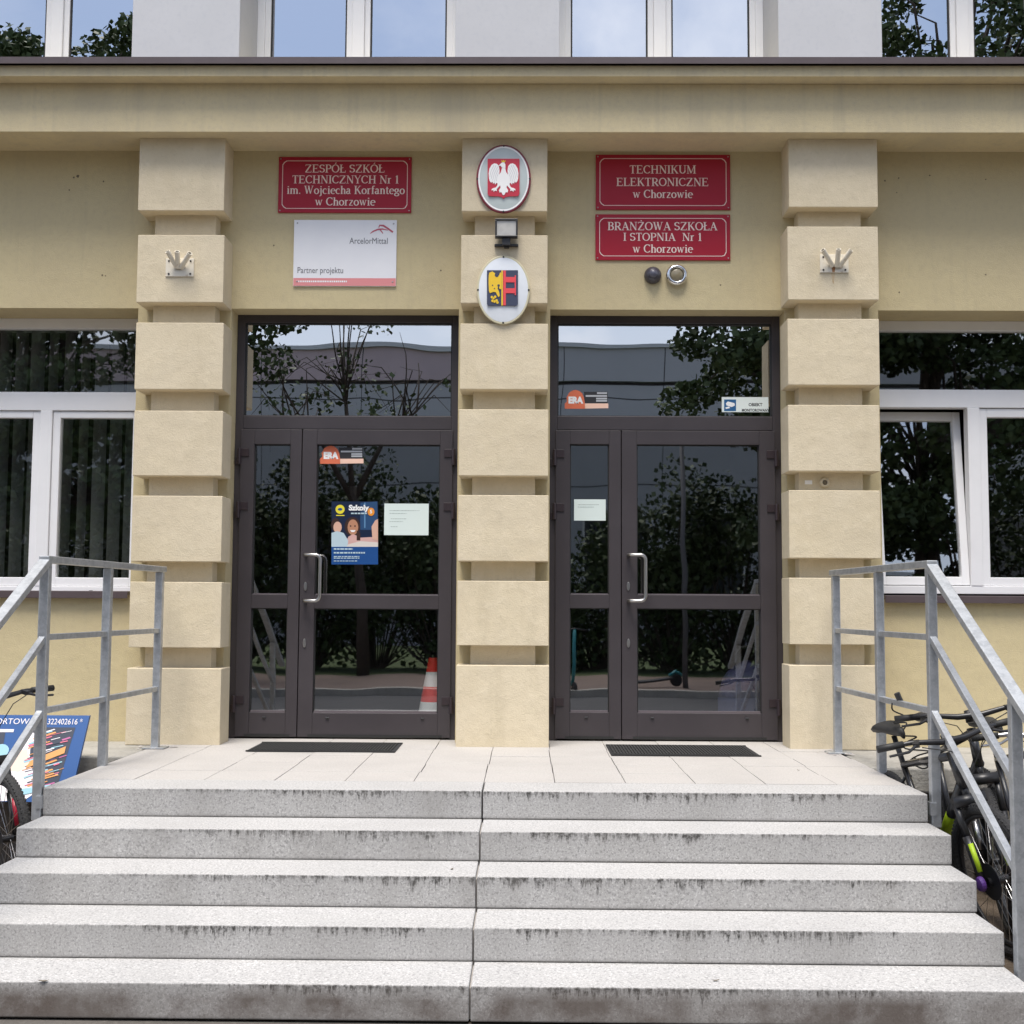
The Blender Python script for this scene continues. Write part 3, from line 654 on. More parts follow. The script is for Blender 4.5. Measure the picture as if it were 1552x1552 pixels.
text_mesh('Partner projektu', .06, (a[0]+b[0])/2, a[1]-.002, yy-.0002, 'lettering', greyt, t, width=b[0]-a[0])
bb_ = MB(); a, b = pz(452, 426.5), pz(526, 426.5)
xx = a[0]
while xx < b[0]:                                    # small print too small to read
    w_ = random.uniform(.006, .012); bb_.face(plate([(xx, a[1]-.006), (xx+w_, a[1]-.006), (xx+w_, a[1]+.006), (xx, a[1]+.006)], yy-.0004)); xx += w_+.0035
bb_.build('small_print', white, t)
sc = MB()
for px_, py_ in ((451, 338), (596.5, 339), (450, 426.5), (595, 427.5)):
    p = pz(px_, py_); sc.lathe([(.006, 0), (.005, -.002), (.001, -.003)], (p[0], yy, p[1]), 'Y', 10)
sc.build('screw', steel, t)

# ------------------------------------------------------------ oval emblems
def oval(cx, cz, rx, rz, n=48, sy=0): return [(cx+rx*math.cos(2*math.pi*k/n), cz+rz*math.sin(2*math.pi*k/n)) for k in range(n)]
def ring(mb, o, i, y):
    for k in range(len(o)):
        j = (k+1) % len(o); mb.face(plate([o[k], o[j], i[j], i[k]], y))
def dome(mb, cx, cz, rx, rz, y0, bulge, rings=6, n=48):
    base = len(mb.v)
    for r_ in range(rings):
        f = 1 - r_/rings; h = bulge*(1-f*f)
        for p in oval(cx, cz, rx*f, rz*f, n): mb.v.append(Vector((p[0], y0-h, p[1])))
    mb.v.append(Vector((cx, y0-bulge, cz)))
    for r_ in range(rings-1):
        for k in range(n):
            j = (k+1) % n; mb.f.append((base+r_*n+k, base+r_*n+j, base+(r_+1)*n+j, base+(r_+1)*n+k))
    for k in range(n): mb.f.append((base+(rings-1)*n+k, base+(rings-1)*n+(k+1) % n, base+rings*n))
enam = mat('enamel_pale', hexc('c3ccca'), .25, noise=[(7, hexc('b5bfbe'), .4, .7, .6)], spec=.5)
enamw = mat('enamel_white', hexc('dfe3e8'), .22, noise=[(7, hexc('d3d9de'), .4, .7, .6)], spec=.5)
rimred = flat('rim_red', '7a2030', .35); ered = flat('shield_red', 'c02c40', .35); ewhite = flat('eagle_white', 'f4f2f0', .4)
egold = mat('gold_yellow', hexc('e8c030'), .4); enavy = flat('shield_navy', '3c4258', .4); ered2 = flat('cross_red', 'e04a50', .4); epale = flat('pale_grey', 'b9bcc0', .4)
PF = PB
def sh(cx, cy, s, y):                               # px offsets -> plane coords
    return lambda dx, dy: pz(cx+dx*s, cy+dy*s, y)
def emblem(cx, cy, rx, ry, rim, face, label):
    Y = PF-.03; c = at(cx, cy, Y); k = Y/F; RX, RZ = rx*k, ry*k
    t = empty('oval_emblem', (c.x, PF, c.z), label, 'emblem')
    b = MB(); o = oval(c.x, c.z, RX, RZ); b.prism(o, PF-.018, PF-.001); b.build('rim', rim, t, bevel=.004)
    d = MB(); dome(d, c.x, c.z, RX*.93, RZ*.94, PF-.0185, .012); d.build('face', face, t, smooth=True)
    scr = MB()
    for dx, dz in ((0, .955), (0, -.955), (.955, 0), (-.955, 0)): scr.lathe([(.007, 0), (.006, -.004), (.002, -.006)], (c.x+RX*dx, PF-.017, c.z+RZ*dz), 'Y', 10)
    scr.build('screw', rubber, t)
    return t, c, RX, RZ
t, c, RX, RZ = emblem(763.2, 270, 42.5, 54.5, rimred, enam, 'oval emblem with a white eagle on a red shield, dark red rim, above the floodlight')
wr = MB(); ring(wr, oval(c.x, c.z, RX*.93, RZ*.945), oval(c.x, c.z, RX*.875, RZ*.895), PF-.0205); wr.build('white_ring', ewhite, t)
q = sh(763.2, 269, 1, PF-.033)
yb = PF-.033
s = MB(); s.prism([q(-24.2, -28.5), q(24.2, -28.5), q(24.2, 24), q(22, 28), q(17, 28.3), q(8, 28.5), q(3, 29.5), q(0, 32), q(-3, 29.5), q(-8, 28.5), q(-17, 28.3), q(-22, 28), q(-24.2, 24)], yb, PF-.026)
s.build('shield', ered, t)
eg = MB(); ye = yb-.003
def poly(mb, pts, y): mb.face(plate([q(*p) for p in pts], y))
half = [(2.5, -14), (4, -8), (6.5, -4), (6, -10), (7, -17), (10, -20.5), (14, -21.2), (18, -19), (21.5, -13), (22.6, -6), (22.2, 1), (21, 5.5), (18.8, 8.2), (16.8, 6.2), (16, 9.6), (13.8, 7.6), (12.8, 11), (10.6, 8), (9.0, 9.5), (9.8, 13), (12, 15.5), (15, 16.2), (18, 17.6), (18.2, 19.8), (15.6, 19.2), (15, 22), (12.8, 19.8), (10, 20.8), (10.4, 17.8), (7, 14), (5.0, 12), (4.6, 15.5), (7, 19.5), (6, 23), (3.4, 22.2), (1.6, 26)]
for sgn in (1, -1):
    Pl = [(0, -16)] + [(p[0]*sgn, p[1]) for p in half] + [(0, 27)]
    eg.prism([q(*p) for p in (Pl if sgn == 1 else Pl[::-1])], ye, ye+.0025)
eg.prism([q(*p) for p in ((-2.6, -15), (-4.8, -18), (-8, -17), (-4.6, -20.6), (-2.4, -22.4), (1.2, -22.6), (2.8, -19.5), (2.8, -14))], ye-.001, ye+.002)
eg.build('eagle', ewhite, t)
cr = MB(); cr.prism([q(*p) for p in ((-2.6, -22.8), (-3.6, -26), (-1.6, -24.6), (-.2, -26.6), (1, -24.6), (3.2, -26), (2.2, -22.8))], ye-.001, ye+.002); cr.build('crown', egold, t)
fe = MB()                                            # feather grooves
for sgn in (1, -1):
    for (a_, b_) in (((9, -16), (16.5, 5)), ((11.5, -18), (19, 3)), ((14.5, -18.5), (21, 0)), ((8, -12), (13.5, 6.5)), ((7.5, -7), (10.5, 6))):
        stroke(fe, [q(a_[0]*sgn, a_[1]), q((a_[0]+b_[0])/2*sgn + sgn*1.2, (a_[1]+b_[1])/2), q(b_[0]*sgn, b_[1])], .0022, ye-.0003)
fe.build('feather_lines', epale, t)
t, c, RX, RZ = emblem(762.8, 438.5, 41, 54, flat('rim_cream', 'c9c2a4', .4), enamw, 'oval emblem with a yellow and red shield on dark blue, below the floodlight')
q = sh(761.5, 436.5, 1, PF-.033)
MB().prism([q(-23.5, -27), q(23.5, -27), q(23.5, 24), q(22, 26.5), q(18, 27), q(-18, 27), q(-22, 26.5), q(-23.5, 24)], yb, PF-.026).build('shield', enavy, t)
h = MB(); h.prism([q(-1.6, -26.6), q(.6, -26.6), q(.6, 26.6), q(-1.6, 26.6)], ye, ye+.0025); 
h.prism([q(*p) for p in ((-20, -23), (-15, -25), (-11, -22), (-8, -17.5), (-5.2, -19), (-3.2, -24), (-1.8, -22), (-2, 2), (-4.6, 1.2), (-6, -4), (-7.4, 1), (-5, 6), (-4, 12), (-6, 14), (-8.4, 10), (-10, 6.5), (-14, 6), (-19, 8), (-20.4, 5), (-21, -8), (-20.8, -18))], ye, ye+.0025)
for (dx, dy) in ((-16, 14), (-13.5, 15.5), (-11, 13.5), (-15, 19.5), (-12, 20.5), (-9, 19), (-7.5, 22)):
    h.prism([q(dx+2.0*math.cos(k*1.0472), dy+2.2*math.sin(k*1.0472)) for k in range(6)], ye, ye+.0025)
h.build('half_eagle', egold, t)
dtl = MB()
for (dx, dy, r_) in ((-8.6, -19.5, 3.2), (-5.8, -3.6, 2.0), (-15, -4, 1.0), (-12, 1, 1.0)): dtl.prism([q(dx+r_*math.cos(k*.7854), dy+r_*math.sin(k*.7854)) for k in range(8)], ye-.001, ye+.001)
dtl.build('dark_detail', enavy, t)
x_ = MB(); x_.prism([q(1.2, -26.4), q(5.2, -26.4), q(5.2, 26.4), q(1.2, 26.4)], ye, ye+.0025)
x_.prism([q(5.2, -16.5), q(19, -16.5), q(19, -8.5), q(5.2, -8.5)], ye, ye+.0025); x_.prism([q(5.2, .5), q(19, .5), q(19, 8), q(5.2, 8)], ye, ye+.0025)
x_.prism([q(18.6, -19), q(20.5, -19), q(20.5, 11), q(18.6, 11)], ye-.001, ye+.0015)
x_.build('half_cross', ered2, t)
x0_, z0_ = q(-1.7, 27.2); 

# ------------------------------------------------------------ floodlight between the emblems
YFp = PF-.075
c = at(767.5, 345, YFp); k = YFp/F
t = empty('floodlight', (c.x, PF, c.z), 'small black floodlight on a bracket between the two oval emblems', 'floodlight')
hw, hh = 17.5*k, 14.6*k
b = MB(); b.box((c.x-hw, YFp, c.z-hh), (c.x+hw, YFp+.045, c.z-hh+.012)); b.box((c.x-hw, YFp, c.z+hh-.012), (c.x+hw, YFp+.045, c.z+hh)); b.box((c.x-hw, YFp, c.z-hh+.012), (c.x-hw+.011, YFp+.045, c.z+hh-.012)); b.box((c.x+hw-.011, YFp, c.z-hh+.012), (c.x+hw, YFp+.045, c.z+hh-.012)); b.box((c.x-hw+.011, YFp+.03, c.z-hh+.012), (c.x+hw-.011, YFp+.045, c.z+hh-.012))
for i in range(5): b.box((c.x-hw+.02+i*.025, YFp+.046, c.z-hh+.02), (c.x-hw+.026+i*.025, YFp+.06, c.z+hh-.02))
b.build('housing', dark, t, bevel=.003)
MB().box((c.x-hw+.0115, YFp+.008, c.z-hh+.0125), (c.x+hw-.0115, YFp+.0295, c.z+hh-.0125)).build('lens', mat('lamp_lens', hexc('b5b3ae'), .18, noise=[(22, hexc('9b9994'), .4, .7, .6)]), t)
b = MB(); zb_ = at(768, 367.5, YFp).z
b.box((c.x-18.5*k, PF-.03, zb_-.010), (c.x+18.5*k, PF-.0005, zb_+.004)); b.box((c.x-.028, PF-.06, zb_-.012), (c.x+.026, PF-.03, c.z-hh-.001)); b.box((c.x-.016, PF-.034, zb_-.02), (c.x+.018, PF-.0005, zb_-.0105))
b.build('bracket', dark, t, bevel=.002)

# ------------------------------------------------------------ two round fittings
p = at(990.3, 415, WALL-.05); k = WALL/F
t = empty('round_sensor', (p.x, WALL, p.z), 'dark grey round fitting left of the chrome ringed one below the red plaque', 'sensor')
MB().lathe([(.058, 0), (.058, -.02), (.052, -.035), (.040, -.05), (.022, -.06), (.001, -.062)], (p.x, WALL, p.z)).build('body', mat('smoked_plastic', hexc('45434a'), .25), t, smooth=True)
MB().lathe([(.030, -.052), (.028, -.062), (.016, -.071), (.001, -.073)], (p.x, WALL, p.z)).build('lens', mat('sensor_lens', hexc('5a5a66'), .12), t, smooth=True)
p = at(1026.3, 415.3, WALL-.05)
t = empty('bulkhead_lamp', (p.x, WALL, p.z), 'round fitting with a bright chrome ring and brownish centre below the red plaque', 'lamp')
MB().lathe([(.064, 0), (.072, -.012), (.073, -.028), (.066, -.042), (.054, -.048), (.046, -.040), (.046, -.02)], (p.x, WALL, p.z)).build('ring', mat('chrome', (.75, .75, .76), .16, 1), t, smooth=True)
MB().lathe([(.0455, -.022), (.043, -.036), (.030, -.044), (.001, -.047)], (p.x, WALL, p.z)).build('lens', mat('amber_lens', hexc('8a8068'), .2), t, smooth=True)

# ------------------------------------------------------------ flag holders
oldw = mat('chipped_white_paint', hexc('ddd6c6'), .55, noise=[(30, hexc('b8a890'), .58, .72, .8), (9, hexc('cfc6b2'), .45, .7, .5)])
rust = mat('rust_stain', (.36, .16, .06), .9, noise=[(30, (.55, .40, .24), .4, .65, .8)])
def flag_holder(plate_px, base, tips, label, rusty):
    Y = PF-.008; x0, z0, x1, z1 = rect(*plate_px, Y)
    t = empty('flag_holder', ((x0+x1)/2, PF, z0), label, 'flag holder', 'flag holders on the outer pillars')
    MB().box((x0, PF-.008, z0), (x1, PF-.0005, z1)).build('plate', oldw, t, bevel=.002)
    s = MB()
    for xx in (x0+.022, x1-.022):
        for zc in (z0+.018, z1-.018): s.lathe([(.007, 0), (.006, -.004), (.001, -.006)], (xx, PF-.0081, zc), 'Y', 8)
    s.build('screw', rubber, t)
    for (b, tp) in zip(base, tips):
        P0 = at(b[0], b[1], PF-.010); P1 = at(tp[0], tp[1], PF-.085)
        o = MB(); d = (P1-P0).normalized(); u = d.orthogonal().normalized(); v = d.cross(u); n = 16; r = .0165; r2 = .0125
        for (pp, rr) in ((P0, r), (P1, r), (P1, r2), (P1-d*.09, r2)):
            for k_ in range(n):
                a_ = 2*math.pi*k_/n; o.v.append(pp + (u*math.cos(a_)+v*math.sin(a_))*rr)
        for j in range(3):
            for k_ in range(n): o.f.append((j*n+k_, j*n+(k_+1) % n, (j+1)*n+(k_+1) % n, (j+1)*n+k_))
        o.f.append(tuple(3*n+k_ for k_ in range(n)))
        tb = o.build('socket', oldw, t)
        MB().cyl(P1-d*.012, P1-d*.010, r2-.0005, 14).build('socket_shade', rubber, tb)  # black disc near the mouth, standing in for the shade inside the tube
    if rusty:
        s = MB(); a_ = at(1263, 411, PF-.0095); 
        s.prism([(a_.x-.014, a_.z+.05), (a_.x+.016, a_.z+.05), (a_.x+.010, z0+.002), (a_.x-.006, z0+.002)], PF-.0088, PF-.0084); s.build('rust_streak', rust, t)
        s = MB(); zz_ = at(1263, 430, PF).z
        s.face([(a_.x-.012, PF-.0012, z0-.001), (a_.x+.012, PF-.0012, z0-.001), (a_.x+.004, PF-.0012, zz_), (a_.x-.003, PF-.0012, zz_)]); s.build('rust_streak', mat('rust_wash', (.50, .36, .21), .9, noise=[(40, (.58, .47, .31), .4, .6, .9)]), t)
flag_holder((250.5, 391.5, 294, 419), [(268, 405), (270, 406), (274, 406)], [(254, 381), (268.5, 381), (288, 383.5)], 'white triple flag holder without rust on the pillar nearest the blue poster board', False)
flag_holder((1243, 385.5, 1286, 413), [(1262, 403), (1268, 404), (1272, 404)], [(1247, 378.5), (1271, 377.5), (1290, 379)], 'white triple flag holder with a rust streak, on the pillar beside the tilted window', True)
# small bits in a groove of the right pillar
p = at(1250, 731.5, PC-.01)
t = empty('bell_button', (p.x, PC, p.z), 'tiny round white push fitting in a groove of the pillar beside the tilted window', 'button')
MB().lathe([(.034, 0), (.034, -.012), (.028, -.02), (.018, -.022), (.018, -.015)], (p.x, PC, p.z), 'Y', 20).build('ring', mat('aged_white', hexc('c9bea6'), .5), t)
MB().lathe([(.0175, -.012), (.012, -.02), (.001, -.021)], (p.x, PC, p.z), 'Y', 16).build('knob', mat('knob_brown', hexc('6d6350'), .4), t)
x0, z0, x1, z1 = rect(1220, 728, 1231, 734, PC-.003)
tag(MB().box((x0, PC-.003, z0), (x1, PC-.0005, z1)).build('sticker', white, None), 'small blank white sticker beside the tiny round fitting in the pillar groove', 'sticker')

# ------------------------------------------------------------ paper and stickers on the doors
YG = YD+.0195                                     # face of the leaf glass, stickers just in front
orange = flat('sticker_orange', 'd9714f'); peach = flat('sticker_peach', 'f2c9b4'); black = flat('print_black', '2c2c30'); 
def era_sticker(px0, py0, px1, py1, Y, label):
    W, H = px1-px0, py1-py0
    P = lambda u, v: pz(px0+u*W, py0+v*H, Y)
    a = P(0, 1); t = empty('sticker', (a[0], Y, a[1]), label, 'sticker', 'orange house stickers on the door glass')
    MB().prism([P(.44, .10), P(.985, .10), P(.985, .72), P(.44, .72)], Y-.0008, Y-.0002).build('dark_field', black, t)
    b = MB(); b.prism([P(0, 1), P(0, .72), P(.05, .62), P(.04, .40), P(.10, .14), P(.18, .03), P(.25, 0), P(.33, .05), P(.40, .18), P(.44, .40), P(.46, .70), P(.47, 1)][::-1], Y-.0012, Y-.0003); b.build('house_shape', orange, t)
    MB().prism([P(.46, .72), P(1, .72), P(1, .97), P(.46, .99)], Y-.0012, Y-.0003).build('band', peach, t)
    c_ = P(.245, .56); w_ = P(.41, 0)[0]-P(.07, 0)[0]
    text_mesh('ERA', .06, c_[0], c_[1], Y-.0016, 'lettering', white, t, width=w_, bold=.004)
    ln = MB()
    for (u0, u1, v) in ((.74, .97, .17), (.48, .97, .32), (.72, .97, .46), (.72, .97, .58)): ln.face(plate([P(u0, v+.045), P(u1, v+.045), P(u1, v-.045), P(u0, v-.045)], Y-.0011))
    ln.build('small_print', epale, t)
era_sticker(485, 675.5, 551, 703, YG, 'orange house sticker marked ERA on the left door, above the school poster')
era_sticker(856, 591, 922, 619.5, YD+.0295, 'orange house sticker marked ERA in the corner of the transom glass on the right')
Y = YD+.0295
x0, z0, x1, z1 = rect(1094, 602, 1164.5, 624.5, Y)
t = empty('sticker', (x0, Y, z0), 'white camera warning sticker with a blue square in the transom corner', 'sticker')
MB().box((x0, Y-.0008, z0), (x1, Y-.0002, z1)).build('sheet', flat('sticker_white', 'e3ece8'), t)
q = lambda a_, b_: pz(a_-4, b_-6.5, Y)
MB().prism([q(1101.5, 629.5), q(1119.5, 629.5), q(1119.5, 612), q(1101.5, 612)], Y-.0014, Y-.0009).build('blue_square', flat('sticker_blue', '1f5d8f'), t)
cm = MB(); cm.prism([q(1104, 618), q(1107, 615), q(1117, 617.5), q(1118, 621), q(1113, 623.5), q(1105, 621)], Y-.0020, Y-.0015); cm.prism([q(1103.5, 624), q(1109, 622.5), q(1110.5, 625), q(1104, 626.5)], Y-.0020, Y-.0015); cm.build('camera_icon', white, t)
text_mesh('OBIEKT', .030, q(1143, 0)[0], q(0, 615.8)[1], Y-.0010, 'lettering', black, t, width=21*Y/F, bold=.001)
text_mesh('MONITOROWANY', .026, q(1143, 0)[0], q(0, 624.2)[1], Y-.0010, 'lettering', black, t, width=42*Y/F, bold=.001)
def notice(px0, py0, px1, py1, lines, label, tilt=0):
    Y = YG; x0, z0, x1, z1 = rect(px0, py0, px1, py1, Y)
    t = empty('notice', (x0, Y, z0), label, 'notice')
    b = MB(); n = 6
    for i in range(n):                           # paper slightly curled at the free edge
        u0, u1 = i/n, (i+1)/n; f_ = lambda u: Y-.0012-.004*max(0, (u-.6))**2*6
        b.face([(x0+(x1-x0)*u0, f_(u0), z0), (x0+(x1-x0)*u1, f_(u1), z0-tilt*u1), (x0+(x1-x0)*u1, f_(u1), z1-tilt*u1), (x0+(x1-x0)*u0, f_(u0), z1)])
    b.build('sheet', mat('paper', hexc('dbe8e4'), .7), t)
    l = MB()
    for (u0, u1, v) in lines:
        xx = u0
        while xx < u1:
            w_ = random.uniform(.02, .06); zc = z1-(z1-z0)*v
            l.face(plate([(x0+(x1-x0)*xx, zc-.0016), (x0+(x1-x0)*min(xx+w_, u1), zc-.0016), (x0+(x1-x0)*min(xx+w_, u1), zc+.0016), (x0+(x1-x0)*xx, zc+.0016)], Y-.0022)); xx += w_+.015
    l.build('print', flat('faint_print', '9aa8a4'), t)
notice(582, 763.5, 650, 811, ((.12, .90, .22), (.12, .5, .31), (.15, .5, .48), (.12, .42, .57), (.15, .3, .73)), 'pale paper notice taped to the left door beside the school poster')
notice(870, 757, 918, 789, ((.12, .82, .25), (.12, .62, .36)), 'smaller pale paper notice on the narrow leaf of the right door')
# school poster
Y = YG; W, H = 70.5, 95.5
P = lambda u, v: pz(502.5+u*W, 760+v*H, Y)
a_ = P(0, 1); t = empty('poster', (a_[0], Y, a_[1]), 'blue school poster with children at a desk on the left door', 'poster')
nav = flat('poster_navy', '16243f', .35); blu = flat('poster_blue', '1d4c8a', .35); skin = flat('poster_skin', 'b98668', .4); skin2 = flat('poster_skin_light', 'd9ae98', .4); hair = flat('poster_hair', '3a2620', .4); pale = flat('poster_pale_blue', 'b8cdd6', .4); pinkc = flat('poster_pink', 'd2a9a2', .4); yel = flat('poster_yellow', 'e6d83a', .4); orn = flat('poster_orange', 'e8942e', .4); desk = flat('poster_desk', 'd8d0c8', .4)
lay = [0]
def pp(name, pts, m_):
    lay[0] += 1; y = Y-.0008-lay[0]*.00012; b = MB(); b.face(plate([P(*p) for p in pts], y)); return b.build(name, m_, t)
def pe_(cu, cv, ru, rv, n=18): return [(cu+ru*math.cos(2*math.pi*k/n), cv+rv*math.sin(2*math.pi*k/n)) for k in range(n)]
MB().prism([P(0, 1), P(1, 1), P(1, 0), P(0, 0)], Y-.0008, Y-.0002).build('sheet', nav, t)
pp('picture', [(.62, .02), (.98, .0), (1, .45), (.62, .45)], flat('poster_dusk', '284a72', .4))
pp('picture', [(.7, .02), (.73, .02), (.73, .42), (.7, .42)], flat('poster_glow', '5d87ae', .4))
pp('picture', [(.0, .60), (1, .56), (1, .74), (.0, .74)], pinkc)
pp('picture', pe_(.45, .40, .17, .155), hair); pp('picture', pe_(.46, .41, .115, .125), skin); pp('picture', [(.30, .74), (.36, .56), (.46, .52), (.60, .56), (.66, .74)], pinkc); pp('picture', [(.54, .46), (.62, .50), (.62, .62), (.54, .62)], hair)
pp('picture', [(.40, .455), (.52, .455), (.49, .485), (.43, .485)], white)
for u_ in (.41, .505): pp('picture', pe_(u_, .39, .018, .014, 8), hair)
pp('picture', pe_(.09, .37, .10, .11), hair); pp('picture', pe_(.13, .41, .09, .09), skin2); pp('picture', [(0, .50), (.12, .47), (.26, .50), (.36, .62), (.34, .74), (0, .74)], pale)
pp('picture', [(.86, .40), (.94, .30), (1, .28), (1, .62), (.88, .60)], skin2)
pp('picture', [(.36, .68), (.62, .63), (1, .65), (1, .74), (.30, .74)], desk)
pp('colour_band', [(0, .72), (1, .72), (1, 1), (0, 1)], blu)
pp('logo', pe_(.185, .125, .098, .072), yel); pp('logo', pe_(.185, .125, .05, .022), blu); pp('logo', [(.10, .215), (.28, .215), (.28, .23), (.10, .23)], yel)
pp('number_badge', pe_(.85, .165, .075, .065), orn)
c_ = P(.585, .105); text_mesh('Szkoły', .05, c_[0], c_[1], Y-.0042, 'lettering', white, t, width=.44*W*Y/F, bold=.0025)
c_ = P(.85, .165); text_mesh('5', .034, c_[0], c_[1], Y-.0042, 'lettering', white, t, bold=.001)
l = MB()
for (u0, u1, v, hgt) in ((.42, .76, .19, .011), (.05, .46, .755, .012), (.05, .72, .815, .012), (.05, .60, .875, .007), (.05, .60, .90, .007), (.05, .55, .945, .006)):
    xx = u0
    while xx < u1:
        w_ = random.uniform(.03, .08); l.face(plate([P(xx, v+hgt), P(min(xx+w_, u1), v+hgt), P(min(xx+w_, u1), v-hgt), P(xx, v-hgt)], Y-.0042)); xx += w_+.015
l.build('small_print', pale, t)

# ------------------------------------------------------------ doormats and cone
matm = mat('doormat_black', (.022, .022, .022), .9, noise=[(60, (.05, .048, .045), .5, .7, .8)], bump=(120, .8, .01))
def doormat(x0, x1, y0, y1, sk, label):
    t = empty('doormat', ((x0+x1)/2, y0, 0), label, 'doormat', 'dark doormats before the doors')
    b = MB(); n = 46
    for i in range(n):
        a_, c_ = x0+(x1-x0)*i/n, x0+(x1-x0)*(i+.62)/n; b.box((a_+sk*0, y0, .004), (c_, y1, .011))
    b.build('ribs', matm, t)
    b = MB().box((x0-.02, y0-.02, .0022), (x1+.02, y1+.02, .0045)); b.box((x0-.02, y0-.02, .0045), (x1+.02, y0, .009)); b.box((x0-.02, y1, .0045), (x1+.02, y1+.02, .009)); b.build('backing', rubber, t)
ya, yb_ = atz(600, 1140.5, 0).y, atz(600, 1128, 0).y
doormat(atz(375, 1140.5, 0).x, atz(594, 1140.5, 0).x, ya, yb_, 0, 'dark ribbed doormat before the left door with the blue poster')
ya, yb_ = atz(1040, 1146, 0).y, atz(1040, 1131.5, 0).y
doormat(atz(930, 1143, 0).x, atz(1147, 1146, 0).x, ya, yb_, 0, 'dark ribbed doormat before the right door')
Yc_ = 8.54; p = at(656, 1083, Yc_)
t = empty('traffic_cone', (p.x, Yc_, 0), 'red and white striped traffic cone standing behind the left door glass', 'traffic cone')
MB().box((p.x-.13, Yc_-.13, 0), (p.x+.13, Yc_+.13, .03)).build('base', flat('cone_base', '3a3a3c'), t, bevel=.01)
conr = flat('cone_red', 'f0402e', .4); conw = flat('cone_white', 'f2f0ee', .4)
zt_ = at(656, 997, Yc_).z; rr = lambda z: .125 - (.125-.032)*(z-.03)/(zt_-.03)
lv = [.03] + [at(656, v, Yc_).z for v in (1063, 1040, 1018)] + [zt_]
for i, m_ in enumerate((conw, conr, conw, conr)):
    MB().lathe([(rr(lv[i]), lv[i]), (rr(lv[i+1]), lv[i+1])], (p.x, Yc_, 0), 'Z', 28).build('stripe', m_, t, smooth=False)

# ------------------------------------------------------------ vertical blind behind the left window
t = empty('vertical_blind', (xw0-ow/2, WF+.35, 2.4), 'grey vertical slat blind hanging behind the white window on the left', 'blind')
bl = mat('blind_fabric', (.55, .56, .56), .9, noise=[((3, 3, .4), (.42, .43, .43), .4, .7, .7)])
zb0, zb1 = at(66, 900, WF).z+.05, zL-.02
MB().box((xw0-ow, WF+.33, zb1), (xw0, WF+.38, zb1+.04)).build('rail', pvc, t)
xx = xw0-ow+.02
while xx < xw0+.08:
    a_ = R(random.uniform(60, 80)); d = Vector((math.cos(a_), math.sin(a_)))*.0625; b = MB(); cxx = xx+.05
    b.face([(cxx-d.x, WF+.35-d.y, zb0), (cxx+d.x, WF+.35+d.y, zb0), (cxx+d.x, WF+.35+d.y, zb1), (cxx-d.x, WF+.35-d.y, zb1)]); b.face([(cxx-d.x, WF+.351-d.y, zb1), (cxx+d.x, WF+.351+d.y, zb1), (cxx+d.x, WF+.351+d.y, zb0), (cxx-d.x, WF+.351-d.y, zb0)])
    b.build('slat', bl, t, fixn=False); xx += .118

def catmull_(P_, n=6):
    P_ = [Vector(q_) for q_ in P_]; o = []
    for i in range(len(P_)-1):
        a, b, c, d = P_[max(i-1, 0)], P_[i], P_[i+1], P_[min(i+2, len(P_)-1)]
        for k in range(n):
            s_ = k/n; o.append(.5*((2*b)+(c-a)*s_+(2*a-5*b+4*c-d)*s_*s_+(3*b-a-3*c+d)*s_**3))
    return o+[P_[-1]]
# ------------------------------------------------------------ handrails
def railing(X, Xb, sgn, top_f, pxf, label):
    YF_, YB_ = Y0+.012, 7.71
    zt = 1.12
    t = empty('handrail', (X, YF_, 0), label, 'handrail', 'galvanised handrails beside the stairs')
    zc, zm, zl = zt, at(pxf, 966, YF_).z, at(pxf, 1078, YF_).z
    ps = .046
    Xm = lambda y: X + (Xb-X)*(y-YF_)/(YB_-YF_)
    YM_ = (YF_+YB_)/2 - .02
    YL_ = 5.06; slope = .56; YE_ = 4.62
    post = lambda x, y, z0, z1: MB().box((x-ps/2, y-ps/2, z0), (x+ps/2, y+ps/2, z1)).build('post', galv, t, bevel=.004)
    post(X, YF_, -.16, zc-.02); post(Xm(YM_), YM_, -.10 if sgn < 0 else -.02, zc-.02); post(Xb, YB_, .004, zc-.02); post(X, YL_, GZ, zc-.02-slope*(YF_-YL_))
    tr = MB().bar((Xb, YB_+.06, zc), (X, YF_-.03, zc), .054, .036); tr.bar((X, YF_+.012, zc+.002), (X, YE_, zc-slope*(YF_-YE_)), .054, .036); tr.build('top_rail', galv, t, bevel=.004)
    for z in (zm, zl):
        r_ = MB().bar((Xb, YB_, z), (X, YF_, z), .03, .03); r_.bar((X, YF_+.004, z+.0015), (X, YL_, z-slope*(YF_-YL_)), .032, .032); r_.build('rail', galv, t, bevel=.003)
    b = MB(); b.box((Xb-.07, YB_-.06, .0005), (Xb+.07, YB_+.06, .008)); b.build('base_plate', galv, t, bevel=.002)
    m_ = MB(); 
    for k_ in range(14):
        a__ = random.uniform(0, 6.28); rr_ = random.uniform(.04, .13); s_ = random.uniform(.008, .022); cx_, cy_ = Xb+rr_*math.cos(a__), YB_+rr_*math.sin(a__)
        v0 = len(m_.v); 
        for (dx, dy, dz) in ((1,0,.1),(0,1,.15),(-1,0,.1),(0,-1,.1),(0,0,.9)): m_.v.append(Vector((cx_+dx*s_, cy_+dy*s_, .0012+dz*s_*.6)))
        m_.f += [tuple(v0+i for i in q_) for q_ in ((0,1,4),(1,2,4),(2,3,4),(3,0,4))]
    m_.build('mortar_crumbs', mortar, t)
    mp = MB()
    for z in (-.07,): mp.bar((X-.0*sgn, YF_, z), (X-sgn*.03, YF_, z), .06, .06)
    mp.build('fixing', galv, t)
XRF, XRB = at(1413, 1000, Y0+.012).x, at(1268, 1000, 7.71).x
XLF, XLB = at(73, 1000, Y0+.012).x, at(239, 1000, 7.71).x
